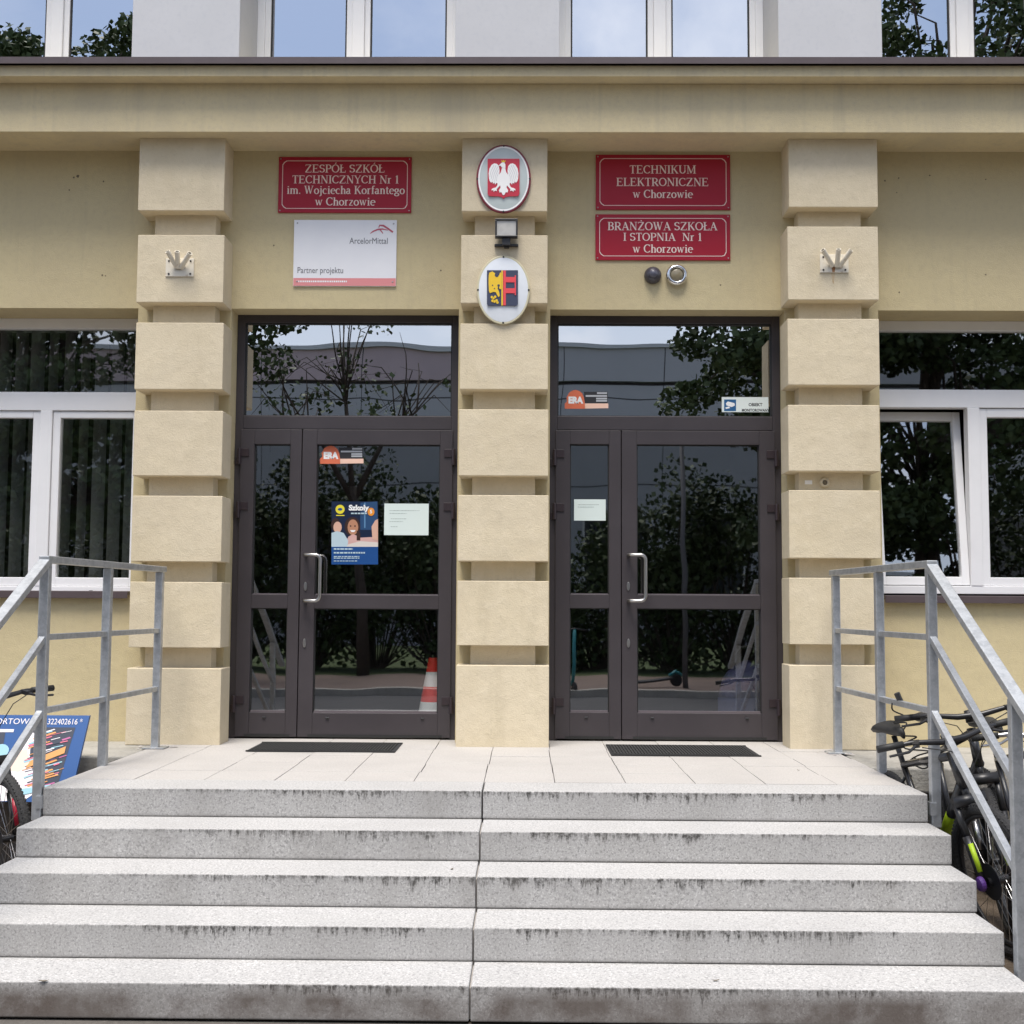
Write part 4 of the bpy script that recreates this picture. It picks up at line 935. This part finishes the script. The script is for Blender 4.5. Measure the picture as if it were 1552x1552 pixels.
XLF = min(XLF, SX0-.03); XRF = max(XRF, SX1+.03)
railing(XLF, XLB, -1, 848, 76, 'galvanised steel handrail on the side of the blue poster board')
railing(XRF, XRB, 1, 850, 1411, 'galvanised steel handrail on the side where the black bicycles lean')

# a few fallen leaves and crumbs on the steps
lfm = mat('dry_leaf', (.10, .075, .04), .8)
for (px_, py_, z_, s_, a_, wh) in ((1085, 1487, -4*RISE, .016, .3, 'curled dry leaf on the lowest tread, right of the dark joint'), (685, 1318, -2*RISE, .014, 1.2, 'curled dry leaf on the middle tread close to the dark joint'), (66, 1488, -4*RISE, .02, .1, 'thin dry leaf at the far left of the lowest tread'), (1210, 1168, 0, .012, 2.0, 'tiny dry leaf on the landing near the right hand rail')):
    p = atz(px_, py_, z_); t_ = MB(); n = 8
    for i in range(n):
        u0, u1 = i/n*2-1, (i+1)/n*2-1; w0, w1 = .32*s_*(1-u0*u0), .32*s_*(1-u1*u1); h0, h1 = .002+.2*s_*u0*u0, .002+.2*s_*u1*u1
        f_ = lambda u, w, h: Vector((p.x+math.cos(a_)*u*s_-math.sin(a_)*w, p.y+math.sin(a_)*u*s_+math.cos(a_)*w, z_+h))
        t_.face([f_(u0, -w0, h0+.1*s_), f_(u1, -w1, h1+.1*s_), f_(u1, 0, h1), f_(u0, 0, h0)]); t_.face([f_(u0, 0, h0), f_(u1, 0, h1), f_(u1, w1, h1+.1*s_), f_(u0, w0, h0+.1*s_)])
    tag(t_.build('fallen_leaf', lfm, None, fixn=False), wh, 'leaf', 'fallen leaves on the steps')

# bag slumped on the floor behind the right door
bagm = mat('bag_fabric', (.045, .05, .13), .8, noise=[(9, (.075, .06, .15), .45, .7, .8)], bump=(14, 1, .03))
p = at(1122, 1085, 8.85)
t = empty('bag', (p.x, 8.85, 0), 'dark blue bag slumped on the floor behind the right door glass', 'bag')
b = MB(); n, m_ = 20, 12
for j in range(m_+1):
    v = j/m_; z_ = .02+.50*v; r_ = (.165 if v < .5 else .165*(1-((v-.5)/.5)**2.2)+.02)
    for i in range(n):
        a_ = 2*math.pi*i/n; k_ = 1+.10*math.sin(3*a_+5*v)+.06*math.sin(7*a_-9*v)
        b.v.append(Vector((p.x+math.cos(a_)*r_*k_+.05*v, 8.85+math.sin(a_)*r_*.75*k_, z_)))
for j in range(m_):
    for i in range(n): b.f.append((j*n+i, j*n+(i+1) % n, (j+1)*n+(i+1) % n, (j+1)*n+i))
b.f.append(tuple(range(n))); b.f.append(tuple(m_*n+i for i in range(n))); b.build('body', bagm, t, smooth=True)
MB().tube(catmull_([(p.x-.05, 8.80, .50), (p.x-.02, 8.79, .60), (p.x+.09, 8.79, .61), (p.x+.14, 8.80, .49)]), .011, 8).build('strap', rubber, t, smooth=True)
b = MB(); 
for i in range(12):
    a0 = R(200+10*i); a1 = R(210+10*i); f_ = lambda a, z: Vector((p.x+math.cos(a)*.178, 8.85+math.sin(a)*.14, z)); b.face([f_(a0, .09), f_(a1, .09), f_(a1, .26), f_(a0, .26)])
b.build('pocket', mat('bag_pocket', (.11, .12, .24), .7), t)
# ============================================================ BICYCLES, BOARD, LOCK
tyrem = mat('tyre_rubber', (.025, .025, .026), .85, noise=[(80, (.05, .048, .045), .5, .7, .7)], bump=(90, 1, .006))
frblk = mat('frame_black', (.018, .018, .02), .3, coat=.3); alum = mat('bike_alloy', (.62, .62, .63), .3, 1); blkal = mat('black_alloy', (.03, .03, .032), .35, .3)
neon = mat('neon_yellow', hexc('b9d82a'), .4); purp = mat('purple_alloy', hexc('5e3a86'), .4); bred = mat('bike_red', hexc('c0203c'), .35); spk = mat('spoke_steel', (.5, .5, .5), .3, 1)
def bicycle(name, label, loc, heading, lean, steer, accent, fork_m, pedal_m, group=None, bar_m=None, wr=.355, rise=0, hub_m=None):
    """built along +x with the contact line on z=0, then turned to its heading and leant over"""
    t = empty(name, loc, label, 'bicycle', group); t['local'] = 1
    t.rotation_euler = (Matrix.Rotation(heading, 4, 'Z') @ Matrix.Rotation(lean, 4, 'X')).to_euler()
    fx = 1.12; ax0, ax1 = Vector((fx-.035, 0, wr+.12)), Vector((.905, 0, .98+rise))
    axd = (ax1-ax0).normalized(); SM = Matrix.Translation(ax1) @ Matrix.Rotation(steer, 4, axd) @ Matrix.Translation(-ax1)
    bb = Vector((.43, 0, .315)); st_ = Vector((.27, 0, .78)); hub = Vector((0, 0, wr)); ht, hb = ax0.lerp(ax1, .86), ax0.lerp(ax1, .60)
    f = MB(); f.tube([bb, hb], [.026, .030], 12); f.tube([st_, ht], [.018, .022], 12); f.tube([bb, st_], .017, 12); f.tube([ht+axd*.02, hb-axd*.02], .024, 12)
    for s_ in (-1, 1):
        f.tube([bb+Vector((0, s_*.03, 0)), Vector((.2, s_*.06, wr*.9)), hub+Vector((0, s_*.065, 0))], .010, 8); f.tube([st_+Vector((.02, s_*.015, -.06)), Vector((.12, s_*.055, .55)), hub+Vector((0, s_*.065, 0))], .008, 8)
    f.cyl(bb-Vector((0, .045, 0)), bb+Vector((0, .045, 0)), .024, 14)
    fr = f.build('frame', frblk, t, smooth=True)
    d = (hb-bb); dec = MB().tube([bb+d*.3, bb+d*.62], .0295, 12); dec.build('decal', accent, fr, smooth=True)
    fk = MB(); cr_ = ax0.lerp(ax1, .46)
    fk.tube([cr_, ax0.lerp(ax1, .60)], .017, 10); fk.bar(cr_-Vector((0, .08, 0)), cr_+Vector((0, .08, 0)), .05, .05, up=axd)
    lg_ = MB()
    for s_ in (-1, 1):
        o_ = Vector((0, s_*.07, 0)); fk.tube([cr_+o_, cr_.lerp(Vector((fx, 0, wr)), .45)+o_], .016, 10); lg_.tube([cr_.lerp(Vector((fx, 0, wr)), .42)+o_, Vector((fx, s_*.07, wr-.02))], [.023, .019], 10)
    fko = fk.xform(SM).build('fork', blkal, t, smooth=True); lg_.xform(SM).build('fork_lower', fork_m, fko, smooth=True)
    dl = MB()
    for s_ in (-1, 1):
        q0, q1 = cr_.lerp(Vector((fx, 0, wr)), .50)+Vector((.016, s_*.074, 0)), cr_.lerp(Vector((fx, 0, wr)), .85)+Vector((.014, s_*.074, 0)); dl.tube([q0, q1], [.013, .012], 8)
    dl.xform(SM).build('decal', accent, fko, smooth=True)
    def wheel(cx, M):
        c = Vector((cx, 0, wr)); n = 44
        tp = MB(); tp.tube([c+Vector((math.cos(a)*(wr-.028), 0, math.sin(a)*(wr-.028))) for a in [2*math.pi*k/n for k in range(n)]], .027, 12, closed=True)
        for k in range(88):
            a = 2*math.pi*k/88
            for s_ in (-1, 1):
                e = Vector((math.cos(a), 0, math.sin(a))); tt = Vector((-math.sin(a), 0, math.cos(a))); p_ = c+e*(wr-.012)+Vector((0, s_*.014, 0)) + tt*(.008*s_)
                tp.bar(p_-tt*.006, p_+tt*.006, .016, .012, up=e)
        w_ = tp.xform(M).build('wheel', tyrem, t, smooth=False)
        r_ = MB().tube([c+Vector((math.cos(a)*(wr-.062), 0, math.sin(a)*(wr-.062))) for a in [2*math.pi*k/n for k in range(n)]], .012, 8, closed=True); r_.xform(M).build('rim', blkal, w_, smooth=True)
        s_ = MB()
        for k in range(28):
            a = 2*math.pi*k/28; a2 = a + (.5 if k % 2 else -.5); y_ = .03 if k % 4 < 2 else -.03
            s_.tube([c+Vector((math.cos(a2)*.022, y_, math.sin(a2)*.022)), c+Vector((math.cos(a)*(wr-.065), 0, math.sin(a)*(wr-.065)))], .0013, 4)
        s_.xform(M).build('spokes', spk, w_)
        h_ = MB().cyl(c-Vector((0, .05, 0)), c+Vector((0, .05, 0)), .02, 14); h_.cyl(c-Vector((0, .036, 0)), c-Vector((0, .034, 0)), .085, 24); h_.xform(M).build('hub', blkal, w_)
        if hub_m and cx > 0:
            e_ = MB()
            for s2 in (-1, 1): e_.lathe([(.034, s2*.076), (.036, s2*.084), (.030, s2*.096), (.012, s2*.10)], c, 'Y', 16)
            e_.xform(M).build('hub_cap', hub_m, w_)
    wheel(0, Matrix.Identity(4)); wheel(fx, SM)
    stem0, stem1 = ax1, ax1+Vector((.07, 0, .012))
    hbm = MB(); hbm.tube([stem0-axd*.03, stem0+axd*.03], .020, 12); hbm.tube([stem0, stem1], .018, 10)
    hbm.tube([stem1+Vector((-.05, -.36, .02)), stem1+Vector((-.02, -.2, .022)), stem1+Vector((0, -.06, 0)), stem1+Vector((0, .06, 0)), stem1+Vector((-.02, .2, .022)), stem1+Vector((-.05, .36, .02))], [.011, .012, .016, .016, .012, .011], 10)
    hbo = hbm.xform(SM).build('handlebar', bar_m or blkal, t, smooth=True)
    for s_ in (-1, 1):
        g_ = MB().tube([stem1+Vector((-.05, s_*.365, .02)), stem1+Vector((-.032, s_*.24, .021))], [.0175, .0165], 12); g_.xform(SM).build('grip', rubber, hbo, smooth=True)
        l_ = MB(); b0 = stem1+Vector((-.02, s_*.2, .022)); l_.bar(b0+Vector((.0, -s_*.02, 0)), b0+Vector((.035, s_*.0, -.012)), .03, .022); l_.tube([b0+Vector((.03, 0, -.012)), b0+Vector((.05, s_*.05, -.03)), b0+Vector((.03, s_*.14, -.035))], [.008, .007, .006], 8); l_.xform(SM).build('brake_lever', alum if bar_m else blkal, hbo)
    cb_ = MB()
    for s_ in (-1, 1):
        cb_.tube([SM @ (stem1+Vector((.03, s_*.18, .0))), SM @ (stem1+Vector((.11, s_*.08, -.03))), SM @ (stem1+Vector((.08, s_*.02, -.14))), hb+Vector((.03, 0, .0))], .0028, 6)
    cb_.build('brake_cable', rubber, t)
    sp_ = MB().tube([st_-Vector((-.02, 0, .06)), Vector((.225, 0, .93))], .0145, 10); sp_.build('seat_post', blkal, t, smooth=True)
    sd = MB(); prof = [(-.13, .07, .0), (-.10, .075, .012), (-.03, .062, .008), (.04, .035, .0), (.12, .02, .003), (.145, .012, -.008)]; n = 12; b0 = len(sd.v)
    for (x_, hw_, dz) in prof:
        for k in range(n):
            a = 2*math.pi*k/n; zz_ = math.sin(a); sd.v.append(Vector((.22+x_, math.cos(a)*hw_, .965+dz+(zz_*.022 if zz_ > 0 else zz_*.03))))
    for i in range(len(prof)-1):
        for k in range(n): sd.f.append((b0+i*n+k, b0+i*n+(k+1) % n, b0+(i+1)*n+(k+1) % n, b0+(i+1)*n+k))
    sd.f.append(tuple(b0+k for k in range(n))); sd.f.append(tuple(b0+(len(prof)-1)*n+k for k in range(n))); sd.build('saddle', rubber, t, smooth=True)
    ck = MB().cyl(bb+Vector((0, -.055, 0)), bb+Vector((0, -.050, 0)), .085, 24)
    ck.tube([bb+Vector((0, -.075, 0)), bb+Vector((.12, -.08, -.12))], .012, 8); ck.tube([bb+Vector((0, .075, 0)), bb+Vector((-.12, .08, .12))], .012, 8); cko = ck.build('crank', blkal, t)
    for (c_, s_) in ((bb+Vector((.12, -.13, -.12)), -1), (bb+Vector((-.12, .13, .12)), 1)):
        p_ = MB(); p_.box((c_.x-.05, c_.y-.05, c_.z-.012), (c_.x+.05, c_.y-.032, c_.z+.012)); p_.box((c_.x-.05, c_.y+.032, c_.z-.012), (c_.x+.05, c_.y+.05, c_.z+.012)); p_.box((c_.x-.05, c_.y-.032, c_.z-.012), (c_.x-.03, c_.y+.032, c_.z+.012)); p_.box((c_.x+.03, c_.y-.032, c_.z-.012), (c_.x+.05, c_.y+.032, c_.z+.012)); p_.tube([c_+Vector((0, -.05, 0)), c_+Vector((0, .05, 0))], .012, 8)
        p_.build('pedal', pedal_m, cko)
    ch = MB()
    for z_ in (.06, -.06): ch.tube([bb+Vector((0, -.052, z_*1.3)), hub+Vector((0, -.052, z_*.6))], .004, 5)
    ch.build('chain', blkal, t)
    return t
H = R(-90)
# right: front wheel towards the stairs' foot, bike leaning on the rail
gp = 'bicycles parked beside the stairs'
b1 = bicycle('bicycle', 'black mountain bike with neon yellow accents and a purple front hub leaning on the handrail', (2.15, 6.87, GZ), H+R(5), R(12.5), R(6), neon, frblk, blkal, gp, hub_m=purp)
b2 = bicycle('bicycle', 'dark mountain bike with silver brake levers farthest from the stairs', (2.62, 6.98, GZ), H+R(2), R(6), R(-6), alum, frblk, blkal, gp, bar_m=alum)
b4 = bicycle('bicycle', 'dark bicycle squeezed in between the neon accented and the silver levered ones', (2.40, 7.27, GZ), H-R(2), R(5), R(-12), alum, frblk, blkal, gp, rise=.06)
b3 = bicycle('bicycle', 'black bicycle with red accents on its fork in front of the blue poster board', (-3.80, 6.83, GZ), H+R(70), R(-5), R(-27), bred, frblk, blkal, gp, rise=.09)
# coiled cable lock hanging from the low rail
t = empty('bike_lock', (2.1, 6.9, .4), 'thin black coiled cable lock looped over the low handrail bar', 'bike lock')
YL = 6.55
pts = [at(*p_, YL) for p_ in ((1352, 1066), (1358, 1078), (1372, 1086), (1355, 1090), (1356, 1096), (1378, 1097), (1368, 1107), (1362, 1113), (1390, 1117), (1380, 1126), (1371, 1134), (1404, 1137), (1392, 1146), (1384, 1156), (1396, 1164), (1402, 1158), (1388, 1150))]
cv = []
for i, p_ in enumerate(pts): cv.append(p_ + Vector((0, .05*math.sin(i*1.6), 0)))
MB().tube(catmull_(cv), .0042, 8).build('cable', rubber, t, smooth=True)
MB().tube([at(1359, 1050, YL), at(1366, 1066, YL)], .016, 12).build('lock_barrel', dark, t, bevel=.003)
# blue poster board against the ledge on the left
bx1 = at(135, 1085, 7.25).x; bx0 = bx1-.95; bt = at(130, 1085, 7.25).z; bz = at(40, 1213, 7.1).z
t = empty('poster_board', ((bx0+bx1)/2, 7.0, GZ), 'blue bordered poster board with colourful artwork leaning on the concrete ledge', 'board')
yt, yb2 = 7.26, 7.05
def bp(u, v, o=0):                                  # u to the right, v up, on the leaning face
    return Vector((bx0+(bx1-bx0)*u - .05*(1-v)*(u-.0)*.5, yb2+(yt-yb2)*v-o, bz+(bt-bz)*v))
blueb = mat('board_blue', hexc('2a5590'), .4)
def quadb(name, pts_, m_, lay_):
    b = MB(); b.face([bp(u, v, .004+lay_*.0006) for u, v in pts_]); return b.build(name, m_, t)
b = MB(); q4 = [bp(0, 0), bp(1, 0), bp(1, 1), bp(0, 1)]; n0 = len(b.v); b.v += [p_+Vector((0, -.003, 0)) for p_ in q4] + [p_+Vector((0, .02, 0)) for p_ in q4]
b.f += [(0,1,2,3), (7,6,5,4), (0,4,5,1), (1,5,6,2), (2,6,7,3), (3,7,4,0)]; b.build('panel', blueb, t)
for u_ in (.08, .90):
    p_ = bp(u_, 0); MB().box((p_.x-.015, p_.y-.002, GZ), (p_.x+.015, p_.y+.018, bz+.01)).build('leg', dark, t)
drk = mat('board_dark', hexc('3c4250'), .4); bwh = mat('board_white', hexc('ebe6ea'), .4); bpk = mat('board_pink', hexc('e07a90'), .4); bor = mat('board_orange', hexc('e0a060'), .4); bcy = mat('board_cyan', hexc('9cc8d6'), .4); bmg = mat('board_magenta', hexc('c06a9c'), .4)
quadb('artwork', [(.60, .10), (.90, .10), (.93, .86), (.66, .86)], drk, 1)
quadb('artwork', [(.05, .30), (.52, .30), (.50, .80), (.05, .80)], drk, 1)
quadb('artwork', [(.05, .80), (.55, .80), (.55, .835), (.05, .835)], bwh, 2)
quadb('artwork', [(.50, .0), (.72, .02), (.80, .14), (.76, .30), (.70, .42), (.68, .60), (.72, .74), (.66, .82), (.60, .70), (.52, .36)], bwh, 2)
quadb('artwork', [(.56, .36), (.64, .34), (.70, .44), (.66, .60), (.60, .58)], mat('board_peach', hexc('f0d4c4'), .4), 3)
for (cu, cvv, ru, rv, m_) in ((.36, .62, .055, .085, bpk), (.50, .58, .05, .08, bcy), (.40, .42, .06, .05, bwh), (.30, .44, .04, .06, bpk)):
    quadb('artwork', [(cu+ru*math.cos(2*math.pi*k/16), cvv+rv*math.sin(2*math.pi*k/16)) for k in range(16)], m_, 3)
for k in range(90):
    u = random.uniform(.66, .88); v = random.uniform(.14, .8); l_ = random.uniform(.03, .14); w_ = random.uniform(.002, .010); a = random.uniform(.5, .85)
    if u+l_ > .92: continue
    quadb('artwork', [(u, v), (u+l_, v+l_*a*.9), (u+l_-w_, v+l_*a*.9+w_*1.6), (u-w_, v+w_*1.6)], random.choice((bor, bor, bcy, bwh, bmg, bpk, drk)), 4+k*.04)
quadb('artwork', [(.68, .38), (.90, .56), (.90, .64), (.70, .47)], bor, 8); quadb('artwork', [(.64, .05), (.88, .16), (.86, .20), (.66, .14)], bcy, 8); quadb('artwork', [(.62, .02), (.72, .05), (.70, .10), (.62, .08)], bmg, 8)
dirv = (bp(1, .93)-bp(0, .93)).normalized()
def board_text(body, u0, u1, v):
    o = text_mesh(body, .05, 0, 0, 0, 'lettering', bwh, None, align='LEFT', width=(u1-u0)*(bx1-bx0)); o.parent = t
    o.location = bp(u0, v, .006) - t.location; o.rotation_euler = ((-math.atan2(yt-yb2, bt-bz)), 0, 0)
board_text('UL. SPORTOWA', .28, .665, .925); board_text('T. 322402616 *', .70, .965, .925)

# ============================================================ WHAT STANDS BEHIND THE CAMERA (seen mirrored in the glass)
bark = mat('bark', (.075, .06, .048), 1, noise=[((6, 6, 1), (.04, .033, .027), .4, .7, .8)], bump=(20, 1, .03))
def leafmat(name, a, b, c):
    m_ = mat(name, a, .6, noise=[(.55, b, .40, .68, .85), (9, c, .5, .72, .6)], spec=.3); return m_
lfA = leafmat('maple_foliage', (.055, .085, .028), (.03, .052, .018), (.085, .115, .04)); lfB = leafmat('shrub_foliage', (.04, .065, .02), (.022, .042, .014), (.075, .105, .033))
def leaves(mb, c, rad, n, size, rnd):
    for _ in range(n):
        while True:
            d = Vector((rnd.uniform(-1, 1), rnd.uniform(-1, 1), rnd.uniform(-1, 1)))
            if d.length < 1: break
        p = c + Vector((d.x*rad.x, d.y*rad.y, d.z*rad.z))
        nrm = Vector((rnd.gauss(0, 1), rnd.gauss(0, 1), rnd.gauss(.5, 1))).normalized(); u = nrm.orthogonal().normalized(); u = Matrix.Rotation(rnd.uniform(0, 6.28), 3, nrm) @ u; v = nrm.cross(u)
        s_ = size*rnd.uniform(.55, 1.35); w_ = s_*rnd.uniform(.3, .5)
        mb.face([p-u*s_*.5, p+v*w_-u*s_*.05, p+u*s_*.5, p-v*w_-u*s_*.05])
def tree(name, label, base, trunk_h, crowns, nclump, per, lsize, seed, lm, bare=0, tr=.2):
    rnd = random.Random(seed); base = Vector(base)
    t = empty(name, base, label, 'tree', 'trees across the road')
    tk = MB(); top = base+Vector((rnd.uniform(-.4, .4), rnd.uniform(-.2, .2), trunk_h)); tk.tube([base-Vector((0, 0, .1)), base.lerp(top, .4)+Vector((.08, 0, 0)), top], [tr*1.25, tr, tr*.72], 10)
    lv_ = MB(); limbs = []
    for (c, r) in crowns:
        c = Vector(c); r = Vector(r); e = c-Vector((0, 0, r.z*.35)); mid = top.lerp(e, .5)+Vector((0, 0, .3)); tk.tube([top-Vector((0, 0, .3)), mid, e, c+Vector((0, 0, r.z*.4))], [tr*.6, tr*.4, tr*.25, tr*.08], 8)
        for _ in range(int(nclump*min(1, r.x*r.z/7))+3):
            while True:
                d = Vector((rnd.uniform(-1, 1), rnd.uniform(-1, 1), rnd.uniform(-1, 1)))
                if .35 < d.length < 1: break
            cc = c+Vector((d.x*r.x, d.y*r.y, d.z*r.z)); s_ = rnd.uniform(.35, .75)
            if rnd.random() < .5 or bare: tk.tube([mid.lerp(e, rnd.uniform(.2, 1)), c.lerp(cc, .5)+Vector((rnd.uniform(-.2, .2), 0, .15)), cc], [tr*.16, tr*.10, tr*.03], 5)
            if rnd.random() >= bare: leaves(lv_, cc, Vector((s_*1.15, s_*1.1, s_*.7)), int(per*s_*1.6), lsize, rnd)
    tk.build('trunk', bark, t, smooth=True); lv_.build('crown', lm, t, fixn=False)
    return t
tree('broadleaf_tree', 'big dense broadleaf tree across the road facing the right hand door', (8.2, -8.4, GZ+.1), 3.0, [((8.6, -8.4, 9.2), (4.3, 3, 3.4)), ((9.6, -8.2, 12.8), (3.8, 3, 2.8)), ((5.2, -8.0, 6.4), (2.7, 2.2, 2.0)), ((9.5, -8.4, 5.0), (4.4, 2.6, 2.6)), ((13, -8.4, 10), (3.5, 3, 5)), ((6.5, -8.2, 3.6), (2.6, 2, 1.6))], 62, 270, .15, 3, lfA, tr=.28)
tree('broadleaf_tree', 'thin crowned broadleaf tree across the road facing the left hand window', (-11.5, -8.6, GZ+.1), 3.2, [((-10.6, -8.4, 5.6), (4.6, 2.4, 2.6)), ((-9.2, -8.4, 7.9), (3.2, 2.4, 1.5)), ((-10.7, -8.4, 12.5), (1.0, 1, 1.1)), ((-8.7, -8.4, 12.6), (1.3, 1.2, 1.3)), ((-5.7, -8.4, 6.9), (1.2, 1, 1.1)), ((-13, -8.4, 9), (3, 2.4, 3)), ((-8.6, -8.2, 3.6), (3.2, 2, 1.8))], 50, 260, .15, 5, lfA, tr=.24)
tree('bare_tree', 'half bare small tree across the road facing the left hand door', (-3.5, -9.4, GZ+.1), 4.0, [((-4.0, -9.4, 6.4), (2.2, 1.6, 1.8)), ((-2.4, -9.4, 5.6), (1.8, 1.5, 1.4)), ((-5.2, -9.2, 5.4), (1.5, 1.5, 1.5))], 34, 60, .12, 8, lfA, bare=.8, tr=.11)
rnd = random.Random(11)
xb = -15.5; i = 0
while xb < 16:
    hgt = rnd.uniform(4.2, 5.2) if xb < -1.6 else rnd.uniform(3.1, 3.5)
    if xb > 2.2: hgt += 1.4
    wd_ = rnd.uniform(1.3, 1.8); yb3 = -11.2+rnd.uniform(-.7, .5)
    t = empty('shrub', (xb, yb3, GZ+.1), 'tall green shrub in the leafy row across the road', 'shrub', 'shrubs in a row across the road')
    fo = MB(); stm = MB()
    for _ in range(44):
        d = Vector((rnd.uniform(-1, 1), rnd.uniform(-1, 1), rnd.uniform(0, 1))); cc = Vector((xb+d.x*wd_*.95, yb3+d.y*.8, GZ+.4+d.z*(hgt-.4)*(1-.25*abs(d.x)))); leaves(fo, cc, Vector((.65, .5, .5)), 150, .125, rnd)
        stm.tube([(xb+d.x*.2, yb3, GZ+.1), cc], [.025, .008], 5)
    fo.build('foliage', lfB, t, fixn=False); stm.build('stems', bark, t); xb += wd_*1.05
# long flat roofed building opposite
t = empty('office_building', (0, -31.3, GZ), 'long flat roofed grey clad building across the road', 'building')
clad = mat('grey_cladding', (.33, .34, .365), .6, noise=[((.3, .3, .3), (.29, .30, .32), .4, .7, .6)]); cladp = mat('pinkish_cladding', (.40, .32, .34), .6, noise=[(.3, (.30, .245, .26), .4, .7, .6)]); drkl = mat('joint_dark', (.05, .05, .055), .6)
yb4 = -31.3; zr, zg1, zg2 = 11.05, 9.75, 9.05
a = MB().box((-45, yb4-14, GZ), (45, yb4, zg1-.12)); a.build('wall', clad, t)
MB().box((-45, yb4-14, zg1+.02), (-1, yb4+.10, zr)).build('parapet', cladp, t); MB().box((-.98, yb4-14, zg1+.02), (45, yb4+.10, zr)).build('parapet', clad, t)
MB().box((-45, yb4-13.9, zg1-.12), (45, yb4-.2, zg1+.02)).build('joint', drkl, t)
cp_ = MB().box((-45.2, yb4-14.2, zr), (45.2, yb4+.22, zr+.16)); cp_.build('coping', mat('coping_grey', (.42, .44, .46), .5), t)
jn = MB()
for k in range(-11, 12): jn.box((k*4+1.4, yb4+.099, zg1+.02), (k*4+1.44, yb4+.102, zr)); jn.box((k*4+1.4, yb4-.001, GZ), (k*4+1.43, yb4+.002, zg1-.12))
jn.box((-45, yb4-.001, zg2), (45, yb4+.002, zg2+.05)); jn.box((-45, yb4-.001, 5.6), (45, yb4+.002, 5.65)); jn.build('panel_joints', drkl, t)
wg = mat('far_window_glass', (.03, .035, .04), .08)
for k in range(-10, 11):
    x_ = k*4+2.2; f_ = MB().box((x_, yb4, 1.0), (x_+2.4, yb4+.06, 4.6)); fo_ = f_.build('window', mat('far_frame', (.5, .5, .5), .5) if 'far_frame' not in MATS else MATS['far_frame'], t); MB().box((x_+.08, yb4+.061, 1.08), (x_+2.32, yb4+.066, 4.52)).build('pane', wg, fo_)
mat('far_post', (.10, .10, .105), .6)
# lamp post on the far pavement
t = empty('street_lamp', (2.86, -5.6, GZ+.11), 'tall thin grey street lamp on the far pavement', 'street lamp')
MB().tube([(2.86, -5.6, GZ+.11), (2.86, -5.6, 1.5), (2.86, -5.6, 3.9)], [.055, .045, .035], 12).build('post', MATS['far_post'], t, smooth=True)
MB().tube([(2.86, -5.6, 3.85), (2.86, -5.5, 4.0), (2.86, -5.2, 4.05)], .025, 10).build('arm', galv, t, smooth=True)
MB().box((2.75, -5.35, 3.98), (2.97, -4.9, 4.06)).build('lamp_head', dark, t, bevel=.03)
# two kick scooters parked across the road
teal = mat('scooter_teal', (.03, .22, .24), .4)
def scooter(x, y, rz, label):
    t = empty('kick_scooter', (x, y, GZ+.11), label, 'scooter', 'kick scooters across the road'); t['local'] = 1; t.rotation_euler = (0, R(6), rz)
    d = MB().box((-.05, -.08, .14), (.75, .08, .19)); d.build('deck', dark, t, bevel=.02)
    MB().tube([(.78, 0, .16), (.86, 0, .5), (.78, 0, 1.12)], .032, 12).build('stem', teal, t, smooth=True)
    h_ = MB().tube([(.78, -.25, 1.1), (.77, 0, 1.14), (.78, .25, 1.1)], .016, 10).build('handlebar', dark, t, smooth=True)
    for x_ in (-.13, .92):
        w_ = MB().tube([(x_+math.cos(a_)*.085, 0, .12+math.sin(a_)*.085) for a_ in [2*math.pi*k/24 for k in range(24)]], .034, 10, closed=True).build('wheel', tyrem, t, smooth=True); MB().cyl((x_, -.03, .12), (x_, .03, .12), .06, 16).build('hub', blkal, w_)
    MB().tube([(-.25, 0, .2), (-.13, 0, .28), (.0, 0, .22)], .03, 8).build('mudguard', teal, t, smooth=True)
scooter(2.6, -5.7, R(160), 'teal kick scooter on the far pavement nearer the street lamp'); scooter(.6, -5.9, R(75), 'teal kick scooter on the far pavement farther from the street lamp')
